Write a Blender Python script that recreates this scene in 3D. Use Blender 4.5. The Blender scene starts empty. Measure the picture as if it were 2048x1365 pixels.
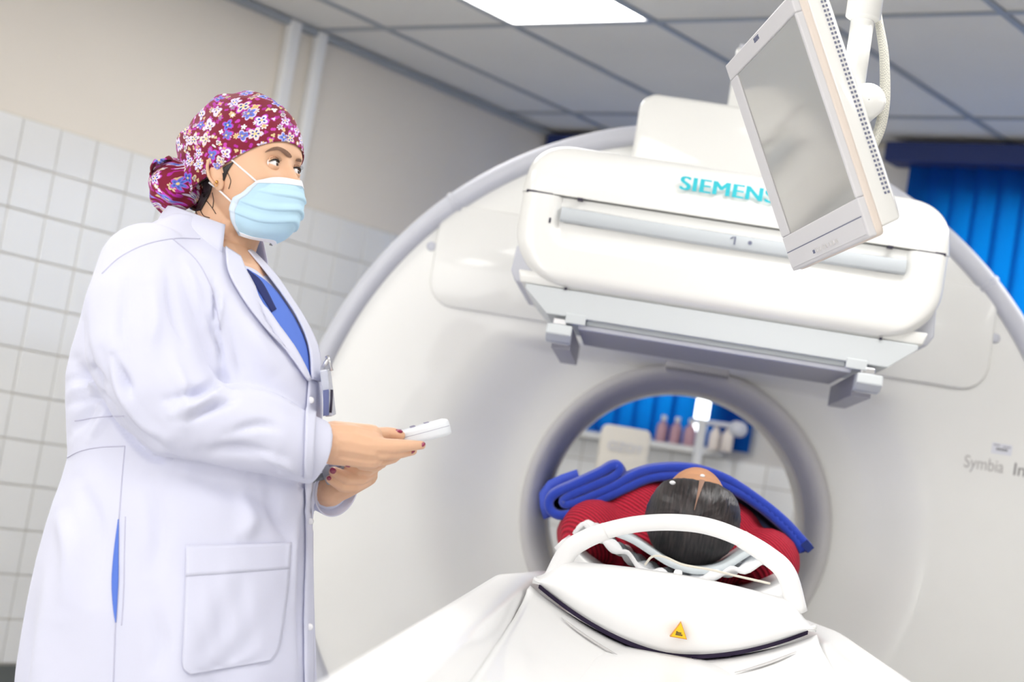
import bpy, bmesh, math, random
import numpy as np
from mathutils import Matrix, Vector
from mathutils.bvhtree import BVHTree
random.seed(7); rng = np.random.default_rng(7)
SC = bpy.context.scene
PI = math.pi
# ------------------------------------------------------------------ camera
FPX, PITCH, ROLL, CZ = 3570.0, math.radians(4.1), math.radians(9.48), 1.10
FW = np.array([0, math.cos(PITCH), math.sin(PITCH)])
_U = np.array([0, -math.sin(PITCH), math.cos(PITCH)])
CR = np.array([math.cos(ROLL), 0, 0]) + math.sin(ROLL) * _U
CU = np.array([-math.sin(ROLL), 0, 0]) + math.cos(ROLL) * _U
CC = np.array([0, 0, CZ])
cd = bpy.data.cameras.new('camera'); cam = bpy.data.objects.new('camera', cd); SC.collection.objects.link(cam)
m = Matrix.Identity(4)
for i in range(3):
    m[i][0], m[i][1], m[i][2], m[i][3] = CR[i], CU[i], -FW[i], CC[i]
cam.matrix_world = m
cd.sensor_width = 36; cd.lens = FPX / 2048 * 36; cd.clip_start = .05
cd.dof.use_dof = True; cd.dof.focus_distance = 3.05; cd.dof.aperture_fstop = 3.6; cd.dof.aperture_blades = 0
SC.camera = cam
# ------------------------------------------------------------------ world, view
w = bpy.data.worlds.new('world'); SC.world = w; w.use_nodes = True
w.node_tree.nodes['Background'].inputs[0].default_value = (.96, .98, 1.0, 1)
w.node_tree.nodes['Background'].inputs[1].default_value = 4.0
SC.view_settings.view_transform = 'Standard'; SC.view_settings.look = 'None'
SC.view_settings.gamma = 1; SC.view_settings.exposure = 0.0; SC.view_settings.use_curve_mapping = False
PANEL = 11.0          # luminous ceiling panels
al = bpy.data.lights.new('rear_fill_light', 'AREA'); al.shape = 'RECTANGLE'; al.size = 3.4; al.size_y = 1.5; al.energy = 64; al.color = (1, .99, .97)  # fill light added behind the camera; no window stands there
alo = bpy.data.objects.new('rear_fill_light', al); SC.collection.objects.link(alo)
alo.matrix_world = Matrix.Rotation(-math.radians(37.6), 4, 'Z') @ Matrix.Translation((-1.2, -2.5, 1.75)) @ Matrix.Rotation(math.radians(90), 4, 'X')
SC.cycles.max_bounces = 10; SC.cycles.diffuse_bounces = 6; SC.cycles.glossy_bounces = 4
SC.cycles.transmission_bounces = 8; SC.cycles.transparent_max_bounces = 12
SC.cycles.sample_clamp_indirect = 6

def ray(x, y): return FW * FPX + CR * (x - 1024) - CU * (y - 682.5)
def at(x, y, Y):
    d = ray(x, y); return CC + d * (Y / d[1])
def hitplane(x, y, P, n):
    d = ray(x, y); return CC + d * (np.dot(P - CC, n) / np.dot(d, n))
# ------------------------------------------------------------------ frames
A1 = math.radians(37.6)
ROOM = Matrix.Rotation(-A1, 4, 'Z')                    # local x = t (towards right), y = s (depth)
A2 = math.radians(4.66)
GC = at(1350, 1040, 4.7)
GAN = Matrix.Translation((GC[0], GC[1], 0)) @ Matrix.Rotation(-A2, 4, 'Z')
GZ = GC[2]
ID = Matrix.Identity(4)
def inframe(p, fr):
    return np.array(fr.inverted() @ Vector(p))
# ------------------------------------------------------------------ object helpers
COL = SC.collection
WM = {}
def tag(o, label=None, cat=None, group=None, kind=None):
    if label: o['label'] = label
    if cat: o['category'] = cat
    if group: o['group'] = group
    if kind: o['kind'] = kind
    return o
def thing(name, label, cat, loc, fr=ID, group=None):
    o = bpy.data.objects.new(name, None); COL.objects.link(o)
    M = fr @ Matrix.Translation(loc)
    o.matrix_world = M; WM[o.name] = M; o.empty_display_size = .1
    return tag(o, label, cat, group)
def mk(name, geo, mat, parent=None, fr=ID, smooth=True, bevel=0, seg=2, sub=0, auto=None, label=None, solid=0, origin=None):
    """geo=(V,F) in frame fr -> one mesh object"""
    V, F = geo[0], geo[1]
    V = np.asarray(V, float)
    R = np.array(fr)
    Wv = V @ R[:3, :3].T + R[:3, 3]
    if parent is not None:
        M = WM[parent.name]
    else:
        if origin is None:
            origin = ((V[:, 0].min() + V[:, 0].max()) / 2, (V[:, 1].min() + V[:, 1].max()) / 2, V[:, 2].min())
        M = fr @ Matrix.Translation(origin)
    Mi = np.array(M.inverted())
    L = Wv @ Mi[:3, :3].T + Mi[:3, 3]
    me = bpy.data.meshes.new(name)
    me.from_pydata(L.tolist(), [], [list(f) for f in F]); me.update()
    if len(geo) > 2 and geo[2] is not None:
        uv = me.uv_layers.new(name='UVMap'); g = geo[2]
        idx = np.empty(len(me.loops), dtype=np.int32); me.loops.foreach_get('vertex_index', idx)
        uv.data.foreach_set('uv', np.asarray(g, np.float32)[idx].ravel())
    bm = bmesh.new(); bm.from_mesh(me); bmesh.ops.recalc_face_normals(bm, faces=bm.faces); bm.to_mesh(me); bm.free()
    if smooth:
        me.polygons.foreach_set('use_smooth', [True] * len(me.polygons))
    o = bpy.data.objects.new(name, me); COL.objects.link(o)
    if parent is not None:
        o.parent = parent; WM[o.name] = M
    else:
        o.matrix_world = M; WM[o.name] = M
    me.materials.append(mat)
    if solid:
        md = o.modifiers.new('s', 'SOLIDIFY'); md.thickness = abs(solid); md.offset = 1 if solid > 0 else -1
    if bevel:
        md = o.modifiers.new('b', 'BEVEL'); md.width = bevel; md.segments = seg; md.limit_method = 'ANGLE'; md.angle_limit = math.radians(35)
        md.harden_normals = False
    if sub:
        md = o.modifiers.new('d', 'SUBSURF'); md.levels = sub; md.render_levels = sub
    if auto or (smooth and bevel):
        me.set_sharp_from_angle(angle=math.radians(auto or 50)) if not bevel else None
    if label: o['label'] = label
    return o
def join(*gs):
    V, F, n = [], [], 0
    for g in gs:
        V += [tuple(v) for v in g[0]]; F += [tuple(i + n for i in f) for f in g[1]]; n += len(g[0])
    return V, F
def box(x0, x1, y0, y1, z0, z1):
    V = [(x, y, z) for z in (z0, z1) for y in (y0, y1) for x in (x0, x1)]
    return V, [(0, 2, 3, 1), (4, 5, 7, 6), (0, 1, 5, 4), (2, 6, 7, 3), (0, 4, 6, 2), (1, 3, 7, 5)]
def obox(c, ax, ay, az, sx, sy, sz):
    """oriented box, full sizes"""
    c, ax, ay, az = map(np.asarray, (c, ax, ay, az))
    V = [c + ax * sx * i / 2 + ay * sy * j / 2 + az * sz * k / 2 for k in (-1, 1) for j in (-1, 1) for i in (-1, 1)]
    return V, [(0, 2, 3, 1), (4, 5, 7, 6), (0, 1, 5, 4), (2, 6, 7, 3), (0, 4, 6, 2), (1, 3, 7, 5)]
def grid(P, closeu=False, closev=False, cap=False):
    """P: array (n,m,3)"""
    P = np.asarray(P, float); n, m_ = P.shape[:2]
    V = P.reshape(-1, 3); F = []
    for i in range(n if closeu else n - 1):
        for j in range(m_ if closev else m_ - 1):
            a, b = i * m_ + j, i * m_ + (j + 1) % m_
            c, d = ((i + 1) % n) * m_ + (j + 1) % m_, ((i + 1) % n) * m_ + j
            F.append((a, b, c, d))
    if cap:
        F.append(tuple(range(m_))); F.append(tuple((n - 1) * m_ + j for j in reversed(range(m_))))
    return [tuple(v) for v in V], F
def spline(P, n):
    """Catmull-Rom through rows of P (k,d) -> (n,d)"""
    P = np.asarray(P, float); k = len(P)
    if k < 3:
        t = np.linspace(0, 1, n)[:, None]; return P[0] * (1 - t) + P[-1] * t
    Q = np.vstack([2 * P[0] - P[1], P, 2 * P[-1] - P[-2]])
    u = np.linspace(0, k - 1 - 1e-9, n); i = np.floor(u).astype(int); f = (u - i)[:, None]
    p0, p1, p2, p3 = Q[i], Q[i + 1], Q[i + 2], Q[i + 3]
    return .5 * (2 * p1 + (p2 - p0) * f + (2 * p0 - 5 * p1 + 4 * p2 - p3) * f ** 2 + (3 * p1 - p0 - 3 * p2 + p3) * f ** 3)
def tube(P, r, n=12, flat=1.0, up=(0, 0, 1), cap=True, pts=None):
    """tube along P; r scalar or per-control; smooth resample when pts"""
    P = np.asarray(P, float); r = np.broadcast_to(np.asarray(r, float), (len(P),))
    if pts:
        Q = spline(np.column_stack([P, r]), pts); P, r = Q[:, :3], Q[:, 3]
    T = np.gradient(P, axis=0); T /= np.linalg.norm(T, axis=1)[:, None] + 1e-12
    up = np.asarray(up, float); rows = []
    prev = None
    for p, t, rr in zip(P, T, r):
        a = up if prev is None else prev
        a = a - t * np.dot(a, t)
        if np.linalg.norm(a) < 1e-4: a = np.cross(t, [1, 0, 0.3])
        a /= np.linalg.norm(a); prev = a; b = np.cross(t, a)
        ang = np.linspace(0, 2 * PI, n, endpoint=False)
        rows.append(p + rr * (np.cos(ang)[:, None] * a * flat + np.sin(ang)[:, None] * b))
    return grid(np.array(rows), closev=True, cap=cap)
def ell(c, r, n=24, m_=14, R=None):
    V, F = [], []
    c = np.asarray(c, float)
    th = np.linspace(0, PI, m_ + 1)
    for i in range(1, m_):
        for j in range(n):
            a = 2 * PI * j / n
            V.append((r[0] * math.sin(th[i]) * math.cos(a), r[1] * math.sin(th[i]) * math.sin(a), r[2] * math.cos(th[i])))
    V += [(0, 0, r[2]), (0, 0, -r[2])]
    for i in range(m_ - 2):
        for j in range(n):
            F.append((i * n + j, i * n + (j + 1) % n, (i + 1) * n + (j + 1) % n, (i + 1) * n + j))
    t, b = len(V) - 2, len(V) - 1
    for j in range(n):
        F.append((t, (j + 1) % n, j)); F.append((b, (m_ - 2) * n + j, (m_ - 2) * n + (j + 1) % n))
    V = np.array(V)
    if R is not None: V = V @ np.asarray(R).T
    return [tuple(v) for v in V + c], F
def cone(a, b, ra, rb, n=16, m_=5):
    """round-ended tapered capsule"""
    a, b = np.asarray(a, float), np.asarray(b, float); d = b - a; L = np.linalg.norm(d); t = d / max(L, 1e-9)
    P, r = [], []
    for k in range(m_ + 1):
        f = PI / 2 * k / m_; P.append(a - t * ra * math.cos(f) * .999); r.append(max(ra * math.sin(f), ra * .02))
    for k in range(m_ + 1):
        f = PI / 2 * k / m_; P.append(b + t * rb * math.sin(f) * .999); r.append(max(rb * math.cos(f), rb * .02))
    P = np.array(P); r = np.array(r)
    T = t; u = np.cross(t, [0, 0, 1]) if abs(t[2]) < .9 else np.cross(t, [1, 0, 0]); u /= np.linalg.norm(u); v = np.cross(t, u)
    ang = np.linspace(0, 2 * PI, n, endpoint=False)
    rows = [p + rr * (np.cos(ang)[:, None] * u + np.sin(ang)[:, None] * v) for p, rr in zip(P, r)]
    return grid(np.array(rows), closev=True, cap=True)
def lathe(prof, n=64, axis='y', c=(0, 0, 0), a0=0, a1=2 * PI):
    full = abs(a1 - a0 - 2 * PI) < 1e-6
    ang = np.linspace(a0, a1, n, endpoint=not full); rows = []
    for (r, h) in prof:
        if axis == 'y': rows.append([(c[0] + r * math.cos(a), c[1] + h, c[2] + r * math.sin(a)) for a in ang])
        else: rows.append([(c[0] + r * math.cos(a), c[1] + r * math.sin(a), c[2] + h) for a in ang])
    return grid(np.array(rows), closev=full)
def prism(poly, y0, y1, axis='y'):
    """polygon in (x,z) extruded along y (axis y) / in (x,y) along z / (y,z) along x"""
    n = len(poly); f = {'y': lambda p, h: (p[0], h, p[1]), 'z': lambda p, h: (p[0], p[1], h), 'x': lambda p, h: (h, p[0], p[1])}[axis]
    V = [f(p, y0) for p in poly] + [f(p, y1) for p in poly]
    F = [tuple(range(n)), tuple(reversed(range(n, 2 * n)))] + [(i, i + n, (i + 1) % n + n, (i + 1) % n) for i in range(n)]
    return V, F
def rrect(x0, x1, z0, z1, r, n=6):
    P = []
    for cx, cz, a in ((x1 - r, z1 - r, 0), (x0 + r, z1 - r, 90), (x0 + r, z0 + r, 180), (x1 - r, z0 + r, 270)):
        for k in range(n + 1):
            t = math.radians(a + 90 * k / n); P.append((cx + r * math.cos(t), cz + r * math.sin(t)))
    return P
def sm(a, b, x):
    t = np.clip((np.asarray(x, float) - a) / (b - a), 0, 1); return t * t * (3 - 2 * t)
# ------------------------------------------------------------------ materials
def nt(name):
    mt = bpy.data.materials.new(name); mt.use_nodes = True
    return mt, mt.node_tree, mt.node_tree.nodes['Principled BSDF']
def mat(name, col, rough=.5, metal=0, coat=0, noise=0, nscale=8, bump=0, bscale=200, trans=0, sss=0, spec=.5, sheen=0, emit=None):
    mt, t, b = nt(name); N, L = t.nodes, t.links
    b.inputs['Base Color'].default_value = (*col, 1); b.inputs['Roughness'].default_value = rough
    b.inputs['Metallic'].default_value = metal; b.inputs['Coat Weight'].default_value = coat
    b.inputs['Specular IOR Level'].default_value = spec
    b.inputs['Sheen Weight'].default_value = sheen
    if trans: b.inputs['Transmission Weight'].default_value = trans
    if sss:
        b.inputs['Subsurface Weight'].default_value = sss; b.inputs['Subsurface Radius'].default_value = (.012, .005, .003)
    tc = N.new('ShaderNodeTexCoord')
    nz = N.new('ShaderNodeTexNoise'); nz.inputs['Scale'].default_value = nscale; nz.inputs['Detail'].default_value = 4
    L.new(tc.outputs['Object'], nz.inputs['Vector'])
    mx = N.new('ShaderNodeMix'); mx.data_type = 'RGBA'
    a = noise if noise else .02
    mx.inputs[6].default_value = (*[c * (1 - a) for c in col], 1); mx.inputs[7].default_value = (*[min(1, c * (1 + a)) for c in col], 1)
    L.new(nz.outputs[0], mx.inputs[0]); L.new(mx.outputs[2], b.inputs['Base Color'])
    if bump:
        n2 = N.new('ShaderNodeTexNoise'); n2.inputs['Scale'].default_value = bscale; L.new(tc.outputs['Object'], n2.inputs['Vector'])
        bp = N.new('ShaderNodeBump'); bp.inputs['Strength'].default_value = bump; bp.inputs['Distance'].default_value = .002
        L.new(n2.outputs[0], bp.inputs['Height']); L.new(bp.outputs[0], b.inputs['Normal'])
    if emit:
        b.inputs['Emission Color'].default_value = (*emit[0], 1); b.inputs['Emission Strength'].default_value = emit[1]
    return mt
def srgb(r, g, b_):
    f = lambda c: (c / 255 / 12.92) if c / 255 <= .04045 else ((c / 255 + .055) / 1.055) ** 2.4
    return (f(r), f(g), f(b_))
def font_geo(text, size, extrude=.0006, bold=0.0, spacing=1.0, sx=1.0):
    cu = bpy.data.curves.new('t', 'FONT'); cu.body = text; cu.size = size; cu.extrude = extrude; cu.offset = bold; cu.space_character = spacing
    o = bpy.data.objects.new('t', cu); COL.objects.link(o)
    dg = bpy.context.evaluated_depsgraph_get(); me = o.evaluated_get(dg).to_mesh()
    V = [(v.co.x * sx, v.co.y, v.co.z) for v in me.vertices]; F = [tuple(p.vertices) for p in me.polygons]
    o.to_mesh_clear(); bpy.data.objects.remove(o); bpy.data.curves.remove(cu)
    return V, F
def place(geo, O, ax, ay, az):
    O, ax, ay, az = map(lambda q: np.asarray(q, float), (O, ax, ay, az))
    return [tuple(O + ax * v[0] + ay * v[1] + az * v[2]) for v in geo[0]], geo[1]
def voxel(geo, size, smooth_it=4, factor=.5):
    """union of closed shapes -> one continuous surface (verts, faces) as numpy"""
    me = bpy.data.meshes.new('v'); me.from_pydata([tuple(v) for v in geo[0]], [], [list(f) for f in geo[1]])
    bm = bmesh.new(); bm.from_mesh(me); bmesh.ops.recalc_face_normals(bm, faces=bm.faces); bm.to_mesh(me); bm.free()
    o = bpy.data.objects.new('v', me); COL.objects.link(o)
    md = o.modifiers.new('r', 'REMESH'); md.mode = 'VOXEL'; md.voxel_size = size
    if smooth_it:
        s = o.modifiers.new('s', 'SMOOTH'); s.factor = factor; s.iterations = smooth_it
    dg = bpy.context.evaluated_depsgraph_get(); e = o.evaluated_get(dg).to_mesh()
    V = np.empty(len(e.vertices) * 3); e.vertices.foreach_get('co', V); V = V.reshape(-1, 3)
    F = [tuple(p.vertices) for p in e.polygons]
    Nn = np.empty(len(e.vertices) * 3); e.vertices.foreach_get('normal', Nn); Nn = Nn.reshape(-1, 3)
    o.to_mesh_clear(); bpy.data.objects.remove(o); bpy.data.meshes.remove(me)
    return V, F, Nn
WHITE = mat('white_plastic', (.86, .86, .84), .28, coat=.4)
WHITE2 = mat('bed_white', (.90, .90, .90), .4, coat=.2)
GREYL = mat('light_grey_plastic', srgb(206, 208, 218), .4)
GREYM = mat('grey_lilac', srgb(206, 204, 204), .5)
COLLI = mat('collimator_grey', srgb(208, 213, 216), .45)
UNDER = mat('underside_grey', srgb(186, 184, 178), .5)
DARK = mat('dark_gap', (.02, .015, .04), .6)
METAL = mat('brushed_metal', (.7, .7, .72), .3, metal=1)
BEIGE = mat('beige_plastic', srgb(222, 216, 205), .5)
# ================================================================== ROOM (t,s,z)
TL, SB, H = -4.783, 6.33, 2.61
TR, SF = 2.6, -2.6
PAINT = mat('cream_wall_paint', srgb(214, 207, 197), .7, noise=.03, nscale=2)
PAINTG = mat('pale_wall_paint', srgb(210, 207, 203), .7, noise=.03, nscale=2)
GROUT = mat('beige_grout', srgb(204, 199, 188), .9, bump=.3)
TILE = mat('white_glazed_tile', srgb(218, 218, 217), .12, coat=.5, noise=.015)
CTILE = mat('ceiling_tile', srgb(214, 212, 208), .9, noise=.05, nscale=3, bump=.4, bscale=90)
TBAR = mat('ceiling_grid_metal', srgb(150, 155, 162), .45)  # shade on the bars is put into this grey-blue
FLOORM = mat('floor_vinyl', srgb(190, 189, 187), .35, noise=.06)
SKIRT = mat('dark_baseboard', srgb(88, 92, 90), .5)
def struct(name, geo, m_, fr=ROOM, **k):
    o = mk(name, geo, m_, None, fr, smooth=k.pop('smooth', False), **k); o['kind'] = 'structure'; return o
struct('floor', box(TL - .1, TR + .1, SF - .1, SB + .1, -.1, 0), FLOORM)
wl = struct('wall_left', box(TL - .12, TL, SF, SB + .1, 0, H + .06), PAINT)
struct('wall_right', box(TR, TR + .12, SF, SB + .1, 0, H + .06), PAINTG)
struct('wall_front', box(TL - .12, TR + .12, SF - .12, SF, 0, H + .06), PAINTG)
# grout bed + tiles on the left wall, rows/columns read off the photograph
TZ0, TZP, TS0, TSP = 1.957, .146, 3.481, .152
mk('grout', box(TL, TL + .004, SF, SB, .20, TZ0 + .004), GROUT, wl, ROOM, smooth=False)
tile0 = None
for i in range(-9, 14):
    for j in range(12):
        s0, z1 = TS0 + TSP * i, TZ0 - TZP * j
        if s0 + TSP > SB + .02 or z1 < .3 - .1: continue
        g = box(TL + .002, TL + .010 + .0012 * rng.random(), s0 + .002, s0 + TSP - .002, max(z1 - TZP, .2) + .002, z1 - .002)
        if tile0 is None or rng.random() < .0:
            tile0 = mk('tile', g, TILE, wl, ROOM, smooth=False, bevel=.002, seg=1); t_ref = (s0, z1)
        else:
            c = tile0.copy(); COL.objects.link(c); c.parent = wl
            d = Matrix.Translation((rng.uniform(-.0008, .0008), s0 - t_ref[0], z1 - t_ref[1]))
            c.matrix_local = d
struct('baseboard_left', box(TL, TL + .018, SF, SB, 0, .20), SKIRT, bevel=.003)
# tiling past the ones built singly (behind the scanner, behind the camera)
mt, t, b = nt('far_tiles'); N, L = t.nodes, t.links
tc = N.new('ShaderNodeTexCoord'); br = N.new('ShaderNodeTexBrick'); br.offset = 0
br.inputs['Color1'].default_value = br.inputs['Color2'].default_value = (*srgb(238, 238, 237), 1); br.inputs['Mortar'].default_value = (*srgb(200, 197, 190), 1)
br.inputs['Scale'].default_value = 1; br.inputs['Brick Width'].default_value = .15; br.inputs['Row Height'].default_value = .15; br.inputs['Mortar Size'].default_value = .003
mp = N.new('ShaderNodeMapping'); mp.inputs['Rotation'].default_value = (PI / 2, 0, 0)
L.new(tc.outputs['Object'], mp.inputs[0]); L.new(mp.outputs[0], br.inputs[0]); L.new(br.outputs[0], b.inputs['Base Color']); b.inputs['Roughness'].default_value = .2
FARTILE = mt
mt, t, b = nt('far_tiles_side'); N, L = t.nodes, t.links
tc = N.new('ShaderNodeTexCoord'); br = N.new('ShaderNodeTexBrick'); br.offset = 0
br.inputs['Color1'].default_value = br.inputs['Color2'].default_value = (*srgb(238, 238, 237), 1); br.inputs['Mortar'].default_value = (*srgb(200, 197, 190), 1)
br.inputs['Scale'].default_value = 1; br.inputs['Brick Width'].default_value = .15; br.inputs['Row Height'].default_value = .15; br.inputs['Mortar Size'].default_value = .003
mp = N.new('ShaderNodeMapping'); mp.inputs['Rotation'].default_value = (PI / 2, 0, PI / 2)
L.new(tc.outputs['Object'], mp.inputs[0]); L.new(mp.outputs[0], br.inputs[0]); L.new(br.outputs[0], b.inputs['Base Color']); b.inputs['Roughness'].default_value = .2
SIDETILE = mt
for a_, b_ in ((SF, TS0 - TSP * 9), (TS0 + TSP * 14, SB)):
    mk('tiled_dado', box(TL + .002, TL + .010, a_, b_, .20, TZ0), SIDETILE, wl, ROOM, smooth=False)
# two white conduits up the left wall
def on_left(x, y):
    n = np.array(ROOM.to_3x3() @ Vector((1, 0, 0))); P = np.array(ROOM @ Vector((TL, 0, 0)))
    return inframe(hitplane(x, y, P, n), ROOM)
COND = mat('white_conduit', srgb(222, 222, 222), .4)
for k, (x, y, ww) in enumerate([(583, 40, .03), (636, 66, .026)]):
    q = on_left(x, y)
    tag(mk('cable_duct', prism(rrect(q[1] - ww, q[1] + ww, .0, .035, .008), TZ0 - .6 if k else TZ0, H, 'z') if False else
        box(TL, TL + .035, q[1] - ww, q[1] + ww, TZ0 + .002, H), COND, None, ROOM, smooth=False, bevel=.008),
        ('white plastic cable duct on the left wall, the one nearer the camera' if k == 0 else 'slimmer white cable duct on the left wall, just beyond the other duct'), 'cable duct')
# back wall with two window openings
W1, W2 = (-4.66, -3.80), (-2.99, -.55)
ZS, ZT = 1.345, 2.39
bw = [box(TL, TR, SB, SB + .14, 0, ZS), box(TL, TR, SB, SB + .14, ZT, H + .06), box(TL, W1[0], SB, SB + .14, ZS, ZT),
      box(W1[1], W2[0], SB, SB + .14, ZS, ZT), box(W2[1], TR, SB, SB + .14, ZS, ZT)]
wb = struct('wall_back', join(*bw), PAINTG)
# tiled dado of the back wall, too far and blurred to pick single tiles out
mk('tiled_dado', box(TL + .01, TR, SB - .012, SB, .12, ZS - .06), FARTILE, wb, ROOM, smooth=False)
struct('baseboard_back', box(TL + .02, TR, SB - .018, SB, 0, .12), SKIRT)
SILL = mat('white_sill', srgb(232, 232, 230), .3)
FRM = mat('window_frame_white', srgb(225, 226, 226), .4)
mt, t, b = nt('window_glass'); b.inputs['Base Color'].default_value = (.95, .98, 1, 1); b.inputs['Roughness'].default_value = .02
b.inputs['Transmission Weight'].default_value = 1; b.inputs['IOR'].default_value = 1.0; b.inputs['Specular IOR Level'].default_value = .3
GLASS = mt
for k, (a, c) in enumerate([W1, W2]):
    fr_ = join(box(a, c, SB + .09, SB + .13, ZS, ZS + .045), box(a, c, SB + .09, SB + .13, ZT - .045, ZT), box(a, a + .045, SB + .09, SB + .13, ZS, ZT),
               box(c - .045, c, SB + .09, SB + .13, ZS, ZT), box((a + c) / 2 - .02, (a + c) / 2 + .02, SB + .09, SB + .13, ZS, ZT))
    o = struct('window_%d' % (k + 1), fr_, FRM)
    mk('pane', box(a + .04, (a + c) / 2 - .015, SB + .107, SB + .111, ZS + .04, ZT - .04), GLASS, o, ROOM, smooth=False)
    mk('pane', box((a + c) / 2 + .015, c - .04, SB + .107, SB + .111, ZS + .04, ZT - .04), GLASS, o, ROOM, smooth=False)
    mk('window_sill', box(a - .06, c + .10, SB - .16, SB + .09, ZS - .055, ZS - .03), SILL, o, ROOM, smooth=False, bevel=.004)
# ---- vertical blinds
mt, t, b = nt('blue_blind_fabric'); N, L = t.nodes, t.links
N.remove(b)
df = N.new('ShaderNodeBsdfDiffuse'); tr = N.new('ShaderNodeBsdfTranslucent'); mxs = N.new('ShaderNodeMixShader')
tc = N.new('ShaderNodeTexCoord'); nz = N.new('ShaderNodeTexNoise'); nz.inputs['Scale'].default_value = 400
L.new(tc.outputs['Object'], nz.inputs[0]); cr = N.new('ShaderNodeMix'); cr.data_type = 'RGBA'
cr.inputs[6].default_value = (*srgb(20, 62, 150), 1); cr.inputs[7].default_value = (*srgb(24, 72, 166), 1)
L.new(nz.outputs[0], cr.inputs[0]); L.new(cr.outputs[2], df.inputs[0]); tr.inputs[0].default_value = (.001, .17, .50, 1)
mxs.inputs[0].default_value = .45; L.new(df.outputs[0], mxs.inputs[1]); L.new(tr.outputs[0], mxs.inputs[2]); L.new(mxs.outputs[0], N['Material Output'].inputs[0])
BLIND = mt
NAVY = mat('navy_valance', srgb(30, 48, 104), .6)
def blinds(name, t0, t1, zb, label, gap=None):
    r = thing(name, label, 'blinds', ((t0 + t1) / 2, SB - .08, zb), ROOM)
    mk('valance', box(t0, t1, SB - .14, SB - .015, 2.515, 2.592), NAVY, r, ROOM, smooth=False, bevel=.004)
    n = int((t1 - t0 - .1) / .092); first = None
    for i in range(n + 1):
        tx = t0 + .13 + i * .092
        if gap and gap[0] < tx < gap[1]: continue
        if first is None:
            xs = np.linspace(-.053, .053, 7); rot = math.radians(14)
            P = np.array([[(x * math.cos(rot) + 0, x * math.sin(rot) + .010 * (1 - (x / .053) ** 2), z) for x in xs] for z in np.linspace(zb, 2.52, 5)])
            P = P + np.array([tx, SB - .050, 0]); first = mk('slat', grid(P), BLIND, r, ROOM); tx0 = tx
        else:
            c = first.copy(); COL.objects.link(c); c.parent = r; rr = rng.uniform(-.02, .02)
            cx = tx0 - (t0 + t1) / 2
            c.matrix_local = Matrix.Translation((tx - tx0 + cx, .005, 0)) @ Matrix.Rotation(rr, 4, 'Z') @ Matrix.Translation((-cx, -.005, 0))
    for i in range(0, n):
        pass
    mk('bottom_chain', tube([(t0 + .10, SB - .07, zb + .012), (t1 - .06, SB - .07, zb + .012)], .002, 6), NAVY, r, ROOM)
    return r
blinds('vertical_blinds', -4.765, -3.64, 1.325, 'blue vertical blinds seen through the scanner opening, sunlit window behind', gap=(-3.83, -3.79))
blinds('vertical_blinds', -3.128, -.40, 1.325, 'bright blue vertical blinds under navy valance, to the right of the scanner')
# ---- ceiling
ce = struct('ceiling', box(TL - .1, TR + .1, SF - .1, SB + .1, H + .045, H + .12), CTILE)
tl_ = [TL] + [-4.43 + .59 * k for k in range(12)] + [TR]; tl_ = [v for v in tl_ if v <= TR]
ss_ = [SF] + [3.49 + 1.205 * k for k in range(-4, 3)] + [SB]
lights = {(2, 6), (6, 6) if False else None, (2, 4), (5, 4), (8, 4), (5, 2), (8, 2), (2, 2), (8, 6) if False else None, (11, 4), (11,2)}
PAN = mat('light_diffuser', (.9, .9, .9), .6, emit=((1, .985, .96), PANEL))
si = [i for i in range(len(ss_) - 1) if abs(ss_[i] - 3.49) < .01][0]
lights = {(2, si), (2, si - 2), (6, si - 1), (6, si - 3), (10, si - 1), (10, si - 3), (2, si - 4), (6, si - 5), (6, si + 1)}  # last panel added out of view to brighten the back wall
first = None
for i in range(len(tl_) - 1):
    for j in range(len(ss_) - 1):
        a, b_, c, d = tl_[i], tl_[i + 1], ss_[j], ss_[j + 1]
        if (i, j) in lights:
            r = thing('ceiling_light', 'x', 'ceiling light', ((a + b_) / 2, (c + d) / 2, H), ROOM, 'luminous ceiling panels')
            r['label'] = 'bright recessed ceiling light panel above the scanner, cut off by the top of the photo' if (i, j) == (2, si) else 'recessed ceiling light panel out of view, placed to light the room'
            mk('diffuser', box(a + .022, b_ - .022, c + .022, d - .022, H + .006, H + .016), PAN, r, ROOM, smooth=False)
            mk('frame', join(box(a + .012, a + .022, c + .012, d - .012, H, H + .03), box(b_ - .022, b_ - .012, c + .012, d - .012, H, H + .03),
                             box(a + .012, b_ - .012, c + .012, c + .022, H, H + .03), box(a + .012, b_ - .012, d - .022, d - .012, H, H + .03)), COND, r, ROOM, smooth=False)
        else:
            mk('ceiling_panel', box(a + .004, b_ - .004, c + .004, d - .004, H + .006, H + .02), CTILE, ce, ROOM, smooth=False)
for a in tl_[1:-1]: mk('grid_bar', box(a - .012, a + .012, SF, SB, H - .002, H + .04), TBAR, ce, ROOM, smooth=False)
for c in ss_[1:-1]: mk('grid_bar', box(TL, TR, c - .012, c + .012, H - .0015, H + .039), TBAR, ce, ROOM, smooth=False)
struct('trim_1', box(TL, TL + .03, SF, SB, H - .025, H), TBAR)
struct('trim_2', box(TL, TR, SB - .03, SB, H - .018, H), mat('cream_trim', srgb(196, 190, 178), .6))
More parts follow.
